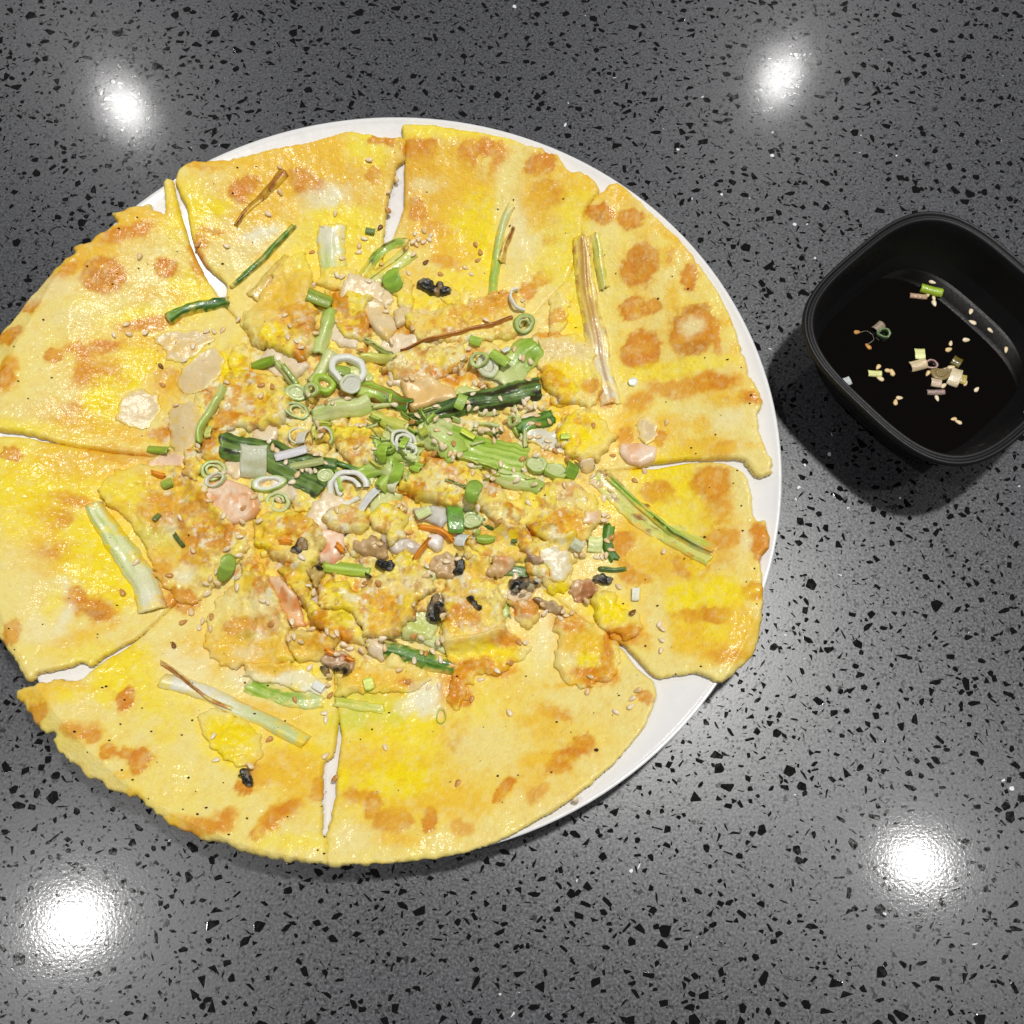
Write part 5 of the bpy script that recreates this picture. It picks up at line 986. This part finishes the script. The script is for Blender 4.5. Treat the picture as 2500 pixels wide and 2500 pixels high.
R('Q', 1130, 170, 130, "pale oval disc leaning on a green curl", co=PALE, ci=(222, 222, 190), w_=.5, fill=2, squash=.75, rot=.9, h=.003)
R('Q', 1050, 110, 95, "lime ring behind the pale oval disc", co=LIME, ci=PALE, w_=.35, squash=.8)
R('Q', 1590, 1110, 98, "round pale lime disc at the left of a pair", co=LIME, ci=PALE, w_=.4, fill=2, h=.003)
R('Q', 1755, 1180, 108, "round lime disc at the right of a pair", co=LIME, ci=PALE, w_=.4, fill=2, h=.003)
R('Q', 980, 1625, 96, "pale disc with a triangular core beside the green strip", co=(176, 208, 120), ci=PALE, w_=.35, fill=2, h=.003)
R('Q', 1375, 700, 62, "small pale eyelet ring on the bright leaf", co=PALE, ci=(196, 208, 120), w_=.4)
R('Q', 320, 880, 135, "layered translucent white rings at the centre", co=PALE, ci=WHITE, w_=.25, fill=1, h=.002)
R('Q', 370, 960, 90, "green edged translucent ring below the layered ones", co=LIME, ci=WHITE, w_=.3, fill=1)
R('Q', 170, 960, 78, "green loop at the centre of the heap", co=GREEN, ci=LIME, w_=.35, squash=1.2, fill=1)
R('G', 1180, 552, 50, "thin green kidney shaped ring on the bottom slice", co=(110, 160, 30), ci=(214, 214, 90), w_=.2, squash=.66, rot=1.5, h=.0012)
R('K', 815, 1745, 34, "tiny pale disc right of the dried scallion", co=PALE, ci=WHITE, fill=2, h=.0012)
R('S', 450, 205, 32, "tiny ring on the golden ledge", co=LIME, ci=PALE)
BT = bit
BT('B', 500, 1345, 165, 100, 12, "broad green bit at the upper left of the heap", c=(98, 150, 30))
BT('P', 760, 150, 240, 100, -8, "folded green bit with a pale stalk below it", c=(98, 164, 24), bend=.5, pinch=.3)
BT('P', 1000, 260, 230, 45, 50, "dark green stem running down from the folded bit", c=(110, 160, 40))
BT('P', 1490, 222, 150, 105, 0, "green chip lying on the large white ring", c=(96, 154, 34), pinch=.35, bend=.2)
BT('B', 1000, 1210, 125, 170, -15, "curved leaf shaped bit below the top white gap", c=(108, 180, 44), bend=.6, pinch=.3)
BT('B', 840, 875, 60, 38, 8, "tiny green fleck beside a dark seed", c=(60, 124, 50))
BT('B', 1550, 1620, 80, 60, 20, "small lime bit above the broad pale leaf", c=(130, 192, 50))
BT('Q', 865, 515, 90, 150, 20, "lime bit standing on the charred leaf", c=(122, 184, 60), bend=.3)
BT('Q', 935, 820, 150, 90, 25, "yellow green bit on the bright leaf", c=(176, 214, 60), bend=.15)
BT('Q', 530, 790, 100, 80, -25, "yellow green bit left of the bright leaf", c=(170, 208, 70), bend=.15)
BT('Q', 210, 480, 25, 90, 5, "slim lime sliver on the green leaf", c=(150, 210, 50))
BT('Q', 990, 1360, 140, 230, 22, "folded leaf shaped bit right of centre", c=(104, 172, 40), bend=.5, pinch=.35)
BT('Q', 815, 1615, 150, 310, -6, "upright strong green strip at lower centre", c=(66, 140, 28), c2=(116, 182, 60), bend=.4)
BT('Q', 455, 1130, 115, 110, 30, "green bit on the ruffled orange piece", c=(120, 186, 50))
BT('Q', 340, 930, 60, 150, 20, "thin green curl in the layered rings", c=(126, 190, 50), bend=.5)
BT('Q', 1095, 1810, 180, 95, -6, "small folded green bit on the golden ledge", c=(110, 168, 30), bend=.6, pinch=.4)
BT('Q', 1295, 45, 75, 85, -30, "white bit beside the green curl", c=(226, 230, 216), c2=(244, 244, 238))
BT('Q', 1240, 110, 200, 130, 40, "wide green curl behind the pale oval disc", c=(126, 188, 50), bend=.6)
BT('Q', 250, 1180, 110, 200, 10, "green tube end with white tip at the centre", c=(120, 190, 50), bend=.7)
BT('Q', 400, 1030, 90, 60, 20, "pale square bit in the layered rings", c=(210, 224, 150))
BT('Q', 240, 1310, 100, 110, 20, "cream tube end below the centre", c=(226, 226, 180), bend=.6)
BT('Q', 885, 1825, 130, 130, 25, "bright white folded bit below the green strip", c=(226, 232, 226), c2=(246, 248, 244), bend=.35)
BT('Q', 520, 1560, 140, 90, -25, "pale lime flat bit on the grey squid", c=(206, 220, 150))
BT('P', 660, 1080, 240, 300, 2, "white striped flat leaf piece on the dark green leaf", c=(176, 200, 160), c2=(226, 232, 208), bend=.10)
BT('P', 1010, 1000, 300, 95, -14, "white papery bit on the dark green leaf", c=(222, 218, 220), c2=(240, 238, 240), bend=.3)
BT('P', 1120, 860, 110, 130, 10, "small white papery flake above the dark leaf", c=(226, 222, 200), c2=(240, 238, 224))
BT('P', 1740, 1450, 85, 270, 38, "white rod leaning out of the curled swirl", c=(226, 226, 220), c2=(242, 242, 238), bend=.5)
BT('P', 1465, 1260, 40, 210, -15, "green sliver across the white swirl", c=(130, 190, 50), bend=.5)
BT('P', 1160, 1100, 330, 70, -8, "pale green wispy strip on the dark leaf", c=(150, 184, 110), bend=.3)
BT('P', 250, 800, 80, 120, 10, "lime nub at the left end of the dark leaf", c=(206, 214, 120), bend=.6)
BT('P', 1880, 1000, 110, 180, 10, "green leaf bit standing at the centre", c=(116, 184, 40), bend=.5, pinch=.3)
BT('R', 960, 545, 440, 120, 7, "long lime strip with a ridge at lower centre", c=(128, 186, 44), bend=.45)
BT('R', 1160, 1625, 90, 120, -15, "yellow green diamond on the bottom flap", c=(206, 222, 96), pinch=.2, bend=.1)
BT('S', 1550, 315, 140, 150, 5, "pale square leek bit on the right of the heap", c=(206, 214, 140), bend=.25)
BT('S', 1380, 320, 120, 110, 30, "translucent grey bit beside the pale square one", c=(196, 200, 168), bend=.2)
BT('S', 800, 283, 60, 45, 0, "tiny dark green fleck on the golden ledge", c=(60, 120, 36))
BT('D', 1075, 557, 150, 55, 12, "green bit at the inner end of the left cut", c=(110, 170, 30), bend=.5)
BT('D', 1135, 780, 75, 55, -20, "small green chip left of the shrimp", c=(120, 176, 50))
BT('D', 1530, 1350, 100, 190, 12, "green leaf shaped bit below the browned flap", c=(100, 162, 40), bend=.3, pinch=.5)
BT('D', 1215, 1160, 28, 110, -38, "dark green sliver in the browned flap", c=(40, 96, 24))
BT('D', 1060, 1010, 28, 60, 30, "tiny dark sliver near the leek stem", c=(60, 120, 36))
BT('E', 250, 420, 90, 110, 20, "bright green bit right of the lime disc pair", c=(80, 156, 30), bend=.5)
BT('E', 220, 190, 60, 55, 0, "pale lime bit on the yellow egg lump", c=(190, 210, 90), bend=.4)
BT('E', 695, 1250, 50, 90, 5, "small white fleck on the lower right egg lump", c=(232, 232, 200), bend=.2)
BT('R', 690, 1650, 110, 80, 30, "white egg scrap beside the bottom cut", c=(236, 238, 224), bend=.2, name="egg_scrap", cat="egg scrap")

# ------------------------------------------------------------------ sesame seeds
def seed_mesh(ca, cb, k):
    V = []; K = []; n, m_ = 10, 7
    for j in range(m_ + 1):
        t_ = j / m_; xx = t_ * 2 - 1
        r = (max(0, 1 - xx * xx) ** .5) * (1 - .38 * xx) * .56
        for i in range(n):
            a = 2 * math.pi * i / n; V.append((xx * .5 * 3.1, r * math.cos(a) * 1.62, r * math.sin(a) * .80 + .28))
            f = .5 + .5 * math.sin(a * 2 + k); K.append(ca * (1 - f * .35) + cb * f * .35 if xx < .8 else cb * .55)
    F = [[j * n + i, j * n + (i + 1) % n, (j + 1) * n + (i + 1) % n, (j + 1) * n + i] for j in range(m_) for i in range(n)]
    me = mesh("sesame_seed", np.array(V) * .001, F, np.array(K)); me.materials.append(M_SEED); return me
SM = [seed_mesh(srgb(244, 222, 180), srgb(226, 190, 136), 1), seed_mesh(srgb(238, 208, 152), srgb(214, 168, 104), 2), seed_mesh(srgb(248, 232, 200), srgb(236, 208, 160), 3), seed_mesh(srgb(216, 160, 86), srgb(176, 112, 50), 4), seed_mesh(srgb(140, 88, 40), srgb(96, 56, 26), 5)]
srng = random.Random(3)
taken = []
def seed(px, py, label, group, mi=None, ang=None, surf=None):
    if surf is None:
        for (a, b_) in taken:
            if (a - px) ** 2 + (b_ - py) ** 2 < 64: return
        taken.append((px, py))
    mi = mi if mi is not None else srng.choices([0, 1, 2, 3], [4, 3, 4, .8])[0]
    o = bpy.data.objects.new("sesame_seed", SM[mi]); C.objects.link(o)
    s_ = srng.uniform(.92, 1.14); o.scale = (s_, s_ * srng.uniform(.85, 1.05), s_)
    if surf is None:
        p = on(px, py); place_on(o, p, .35, ang if ang is not None else srng.uniform(0, 6.28), .0002, int(px * 7 + py))
    else:
        p = surf(px, py); o.location = (p[0], p[1], p[2] - .0003); o.rotation_euler = (srng.uniform(-.15, .15), srng.uniform(-.15, .15), srng.uniform(0, 6.28))
    if surf is None: label = (('dark brown' if mi == 4 else 'toasted tan' if mi == 3 else 'pale') + ' sesame seed by the ' + near(px, py))
    tag(o, label, "sesame seed", group)
SEEDS = {
 "pale sesame seed on the upper left slices": ("A", "850,1500 770,1570 868,1562 985,1555 1300,1645 1240,1740 1085,1780:4 940,1040 1525,970 1335,960 1390,1545 1440,1545 1500,1535 1610,1470 1810,755 1890,610 1885,440 1095,1905 1530,1890"),
 "sesame seed on the top slices": ("B", "230,440 230,610 150,755 605,750 830,390 715,160 960,605 1020,545 960,743:3 905,845:4 800,920 765,965 760,1010 445,1010:3 650,1050 615,1165 655,1180 825,1205 912,1090 1200,865 1140,885 1165,920 1200,940 1235,925 1245,900 1130,945 1150,960 1215,945 1130,1025 1215,1078:4 1095,1150 1480,1115 1520,1158 1315,1160 1550,960:3 1580,1010:3 1565,1065:3 1870,1340 1620,1475 945,1380 945,1410 1125,1520 985,1625 300,1510 285,1585 340,1610 370,1655 475,1565 265,1435 775,1680 1460,1730 1440,1790 970,1890 1600,1925 1500,1670 1810,1665 1870,1725"),
 "sesame seed strewn on the charred leaves": ("Q", "205,330 350,295 405,280 240,530 460,645 635,550 635,675 985,435 1245,480 1005,330 1060,348 1495,478 1465,520 1485,545 1370,580 1425,565 1520,555 1570,560 1095,605 1185,605 945,570 1010,582 930,510 1370,635 1590,640 1700,690 1535,710 1595,720:3 410,705:3 1500,300 1015,725 1120,770 1180,780 1060,800 1065,765 1250,765 1285,705:3 760,805 645,775"),
 "sesame seed on the bright green leaves at centre right": ("Q", "1185,875 625,885 690,920 715,945 800,905:3 625,1005 765,1000 805,1000 860,1005 795,1045 960,1105 985,1180 1120,1210 1170,1240 1180,1170 1245,1095 1450,1045:3 1475,1055 1370,1155 1465,1150 1395,1245 1565,1290 1845,1295 1690,880 1680,935 1760,970 1790,920 1580,1010 1530,840 1600,840 1870,1055 1430,85 1525,130 1375,25 885,100 855,190 1510,1460 1035,1520 335,1475 350,1535 290,1490 1140,1215"),
 "sesame seed around the dark green leaf left of centre": ("P", "410,330 725,350:3 832,365:3 725,445 1170,435 1215,555:3 1340,515:3 1400,515 1530,435 1675,730 1160,790 1290,755 1310,795 1290,835 1260,720 1340,500 835,935 870,965 880,985 1245,1010 1190,950 1330,1085 1110,1145 1155,1135 1190,1155 1240,1165 1070,1195:1 1015,1265 960,1075 410,1215 145,940 235,1440 655,1400 895,1435 370,1585 545,1635 560,1510 710,1630 525,1780 400,1900 1440,1530 1625,930 1790,950"),
 "sesame seed on the browned pieces at left": ("D", "1185,250 915,1305 825,1510:3 1215,1005 1410,890 1630,1030 1505,995 1745,1025 1525,1225 1610,1260 1300,1225 1455,1370 1420,1410 1465,1445 1390,1450 1395,1515 1600,1415 1600,1475 1290,1640 1235,1710:3 1140,1395:3 1425,1675:3 1370,1705 1615,1130 1340,1745 1705,865 1420,1755"),
 "sesame seed in the crowded lower heap": ("R", "530,430 1260,300 130,90 1250,670:3 1130,680:3 650,765 590,700 1585,870 440,1045 465,1085 625,1105 770,1130 820,1165 860,1150 875,1165 460,1180 405,1190 525,1225 935,1260 985,1290 860,1340 790,1545 605,1470 1100,1310 1300,1205 1310,1280 1590,1170:3 1660,1190 1430,1180 1815,1240 1855,1200 1655,1325 1700,1335 1765,1320 1835,1390 1590,1400:2 1450,1490 1535,1600:3 1720,1660 1825,1645 465,1775:3 740,1900 770,1635 805,1730:3 1860,980 1900,470 160,840 210,850 240,1060:3 1700,600 1740,580 1710,520"),
 "sesame seed on the right hand heap and ledge": ("S", "265,440 165,480 660,90 1640,85 1640,40 1675,50 1370,395 1435,420 1575,430 1660,415 1710,360 1670,275 1705,245 1620,425 880,765 1060,875 1475,840 1780,705 1080,955 1440,300 95,1640 120,985 480,1580 750,1420:3 840,1230:3 900,1235 635,1500 1250,940 1290,980 1230,1000 1335,960"),
 "sesame seed on the lower right slices": ("E", "905,88 410,108:3 540,310 755,415 690,480:3 405,450 410,490 425,510 460,510 525,548 545,580 480,600 310,340:3 235,340 160,275 175,240 25,305 485,720 505,725 885,955 675,1370:4 855,1445 875,1480 870,1555 865,1625 390,1800 370,1900 365,1295 110,215"),
 "sesame seed on the bottom slices": ("G", "195,435:3 390,530 400,575 20,705:3 800,760 465,970:3 1290,1000:3 1455,300 1640,190:3 1560,245:3 1640,525 1385,435 1165,345 1095,360 400,815"),
 "sesame seed near the bottom right rim": ("H", "665,280 650,385 985,375 950,430 940,485:2 840,520 120,522 565,1115"),
 "sesame seed on the lower left slice": ("F", "1435,685 1455,845 1690,885 1820,710:3 1170,70:4"),
}
for lab, (t_, s_) in SEEDS.items():
    for it in s_.split():
        mi = None
        if ':' in it: it, mi = it.split(':'); mi = int(mi)
        x, y = map(float, it.split(',')); seed(*T(t_, x, y), lab, "sesame seeds sprinkled over the pancake", mi)

# ------------------------------------------------------------------ pepper grains and scorched crumbs
V = []; F = []; K = []
def speck(px, py, r):
    p = on(px, py); b0 = len(V); n = 5
    a0 = srng.uniform(0, 6)
    for i in range(n):
        a = a0 + 2 * math.pi * i / n; q = r * srng.uniform(.6, 1.2); x, y = p[0] + q * math.cos(a), p[1] + q * .7 * math.sin(a)
        V.append((x, y, float(sample(HM, x, y)) + .00018)); K.append(srgb(52, 36, 20))
    V.append((p[0], p[1], p[2] + .00018 + r * .8)); K.append(srgb(70, 50, 30))
    for i in range(n): F.append([b0 + i, b0 + (i + 1) % n, b0 + n])
PEP = {"A": "935,1118 997,1090 925,775 800,850 790,1155 408,1155 293,1465 95,1645 123,1878 190,1320 1195,1005 1600,440 1725,432 1570,612 1440,548 1500,1088 1410,1628 1185,1620 1860,1845 350,1855 760,1225 588,1105",
 "B": "1805,655 1700,720 1220,605 70,432 1610,1152 1780,835 1520,1390 1705,1285 685,1310", "K": "10,520 345,512 625,890 1080,1035 985,1185 1060,737 1185,1118 1300,1583 1452,1595 1545,1648 1600,1890 1037,1880 430,1380 1610,1835 700,1015",
 "E": "1270,38 1232,168 1068,258 1100,296 1408,648 1192,525 1415,815 1160,858 1022,1005 1495,1070 1440,1160 1512,1310 1380,410 1355,495 612,1307 840,1322 760,1145 1135,1730 965,1780 85,575 760,1590",
 "D": "123,84 190,202 352,62 958,453 790,1595 658,1788 97,1893 287,1722 1270,1122 1410,655 60,1750", "F": "97,100 690,355 715,345 958,492 840,437 503,650 1020,650 1297,575 1225,675 738,710 820,910 1058,858 1270,962 1320,1055 1330,1207 1235,1175 1665,1235 1540,1345 812,600 590,790 1390,1165 1000,1105 895,975 1505,995 1650,322 1805,340 1715,530",
 "G": "828,525 713,635 635,703 127,580 145,1225 395,1360 348,1450 390,1472 1285,280 1750,278 1560,950 1695,945 1240,990 1920,925 390,540 1465,622", "H": "858,408 705,775 438,587 407,925 1240,265 1412,210 1037,75 230,278 815,540 535,655 42,950"}
for t_, s_ in PEP.items():
    for it in s_.split():
        x, y = map(float, it.split(',')); big = (t_, x) == ("H", 705)
        speck(*T(t_, x, y), .0010 if big else srng.uniform(.0003, .00062))
for k in range(160):
    a = srng.uniform(0, 6.28); r_ = math.sqrt(srng.random()) * 860; speck(930 + r_ * math.cos(a), 1200 + r_ * .98 * math.sin(a), srng.uniform(.00012, .0003))
o = link("pepper_grains", mesh("pepper_grains", V, F, np.array(K), smooth=False), None, M_SPECK)
tag(o, "black pepper grains scattered over the pancake slices", "pepper grain", kind="stuff")

# ------------------------------------------------------------------ black sauce bowl
ZR = .040
cL, cT, cB = at(1959, 790, ZR), at(2283, 513, ZR), at(2318, 1137, ZR)
BC = (cT + cB) / 2 + np.array([0.0008, 0])
ua = cL - BC; ha = np.linalg.norm(ua); hb = np.linalg.norm(cT - cB) / 2
BROT = math.atan2(-(ua[1]), -(ua[0])) * 1.0
HR = (ha + hb) / 2
def sq(n, e=3.25):
    out = []
    for i in range(n):
        a = 2 * math.pi * i / n; c, s = math.cos(a), math.sin(a)
        r = (abs(c) ** e + abs(s) ** e) ** (-1 / e)
        out.append((r * c, r * s))
    # the corners of the square sit on the axes after a quarter-right-angle turn
    k = math.pi / 4; m_ = max(math.hypot(*p) for p in out)
    return [((x * math.cos(k) - y * math.sin(k)) / m_, (x * math.sin(k) + y * math.cos(k)) / m_) for x, y in out]
NS = 128
SQ_ = sq(NS)
bprof = [(.50, .0020), (.54, .0006), (.58, .0000), (.62, .0024), (.72, .012), (.84, .024), (.915, .0325), (.950, .0352), (.972, .0362), (.988, .0370), (.996, .0384), (.992, .0396), (.980, .0401), (.966, .0398), (.958, .0390),
         (.950, .0389), (.940, .0396), (.926, .0397), (.912, .0388), (.895, .0345), (.84, .0245), (.76, .0125), (.68, .0066), (.58, .0050), (.3, .0048), (.001, .0048)]
V = []; F = []
for (r, z) in bprof:
    for (x, y) in SQ_: V.append((x * r * HR, y * r * HR, z))
nl = len(bprof)
for k in range(nl - 1):
    for i in range(NS):
        j = (i + 1) % NS; F.append((k * NS + i, k * NS + j, (k + 1) * NS + j, (k + 1) * NS + i))
b0 = len(V); V.append((0, 0, .0020)); F += [(b0, (i + 1) % NS, i) for i in range(NS)]
bowl = link("sauce_bowl", mesh("sauce_bowl", V, F), mat=M_BOWL); bowl.location = (BC[0], BC[1], 0.0002); bowl.rotation_euler = (0, 0, BROT)
tag(bowl, "small black rounded square bowl of dipping sauce", "bowl")
ZS = .0165
def inner_r(z):
    zs = [(.0050, .58), (.0066, .68), (.0125, .76), (.0245, .84), (.0345, .895)]
    return np.interp(z, [a for a, _ in zs], [b_ for _, b_ in zs])
V = []; F = []; rS = float(inner_r(ZS))
rings_ = [(rS + .004, .00022), (rS - .002, .0001), (rS - .007, .00003), (rS - .02, 0), (rS * .6, 0), (rS * .3, 0), (.001, 0)]
for r, dz in rings_:
    for (x, y) in SQ_: V.append((x * r * HR, y * r * HR, ZS + dz))
for k in range(len(rings_) - 1):
    for i in range(NS):
        j = (i + 1) % NS; F.append((k * NS + i, k * NS + j, (k + 1) * NS + j, (k + 1) * NS + i))
sc = link("dipping_sauce", mesh("dipping_sauce", V, F), mat=M_SAUCE); sc.location = bowl.location; sc.rotation_euler = bowl.rotation_euler
tag(sc, "black soy dipping sauce filling the small bowl", "sauce")
def liq(px, py):
    p = at(px, py, ZS + .0003); return np.array([p[0], p[1], ZS + .0004])
for (lab, s_) in (("sesame seed floating in the soy sauce near the top green curl", "1030,578 998,657 1038,675 1040,703"),
                  ("sesame seed floating alone toward the right wall of the bowl", "1255,752:2 1265,815:2 1370,862:2 1228,918:2 1462,977:0 1290,1210:2 1137,938:0 1125,975:1"),
                  ("sesame seed floating by the left scallion rings", "585,872:3 650,957:3 710,1078 770,1100:1 792,1110:1 722,1147:0"),
                  ("sesame seed in the cluster at the middle of the sauce", "1003,1115:1 1140,1080:0 1095,1187:0 1225,1173:1 1056,1263:2"),
                  ("sesame seed of a touching pair low in the sauce bowl", "835,1260:0 812,1285:1 1155,1385:1 1182,1403:0")):
    for it in s_.split():
        mi = None
        if ':' in it: it, mi = it.split(':'); mi = int(mi)
        x, y = map(float, it.split(',')); seed(*T('W', x, y), lab, "sesame seeds floating in the sauce", mi, surf=liq)
GB = "scallion bits floating in the sauce"
kw = dict(surf=liq, group=GB)
BT('W', 1022, 628, 115, 55, 18, "bright green curl at the top of the sauce", c=(120, 170, 20), c2=(170, 206, 60), bend=.6, **kw)
BT('W', 945, 662, 90, 30, 8, "pale brown sliver left of the green curl in the sauce", c=(170, 140, 110), bend=.5, **kw)
R('W', 742, 885, 36, "grey green ring at the left of the sauce", co=(140, 160, 120), ci=(90, 120, 60), w_=.35, surf=liq, group=GB, h=.003)
BT('W', 712, 845, 60, 50, -40, "grey green bit joined to the left ring in the sauce", c=(120, 136, 110), bend=.6, **kw)
R('W', 640, 902, 44, "thin glassy ring beside the grey green one in the sauce", co=(110, 104, 80), ci=(60, 54, 40), w_=.12, surf=liq, group=GB, h=.001)
BT('W', 955, 1003, 55, 62, 2, "pale yellow square bit in the sauce", c=(222, 226, 150), bend=.15, **kw)
BT('W', 945, 1068, 90, 60, -15, "cream wedge below the yellow square in the sauce", c=(206, 184, 146), bend=.5, **kw)
R('W', 1022, 1063, 34, "small pink white ring in the middle of the sauce", co=(220, 190, 180), ci=(150, 110, 100), w_=.35, surf=liq, group=GB, h=.002)
R('W', 1083, 1112, 60, "flat olive disc in the middle of the sauce", co=(150, 130, 80), ci=(140, 120, 74), w_=.5, fill=2, squash=.78, surf=liq, group=GB, h=.0014)
BT('W', 1158, 1140, 60, 110, 25, "cream tube end right of the olive disc", c=(216, 196, 150), c2=(240, 228, 200), bend=.5, **kw)
BT('W', 1202, 1150, 45, 55, 20, "olive yellow bit at the right of the floating cluster", c=(176, 160, 80), bend=.3, **kw)
BT('W', 1050, 1172, 55, 50, 10, "pinkish bit at the bottom left of the floating cluster", c=(200, 176, 150), bend=.4, **kw)
BT('W', 1048, 1228, 95, 30, 0, "mauve striped curl under the floating cluster", c=(150, 124, 116), c2=(190, 166, 150), bend=.6, **kw)
BT('W', 690, 1118, 75, 36, 3, "yellow green bit at the lower left of the sauce", c=(206, 206, 130), bend=.3, **kw)
BT('W', 1170, 1048, 50, 60, 35, "dark olive bit above the cream tube end", c=(96, 84, 20), bend=.4, **kw)
BT('W', 525, 1165, 42, 50, -20, "grey white flake stuck to the left inner wall", c=(170, 176, 174), bend=.2, surf=lambda px, py: np.r_[at(px, py, .019), .0193], group=GB)
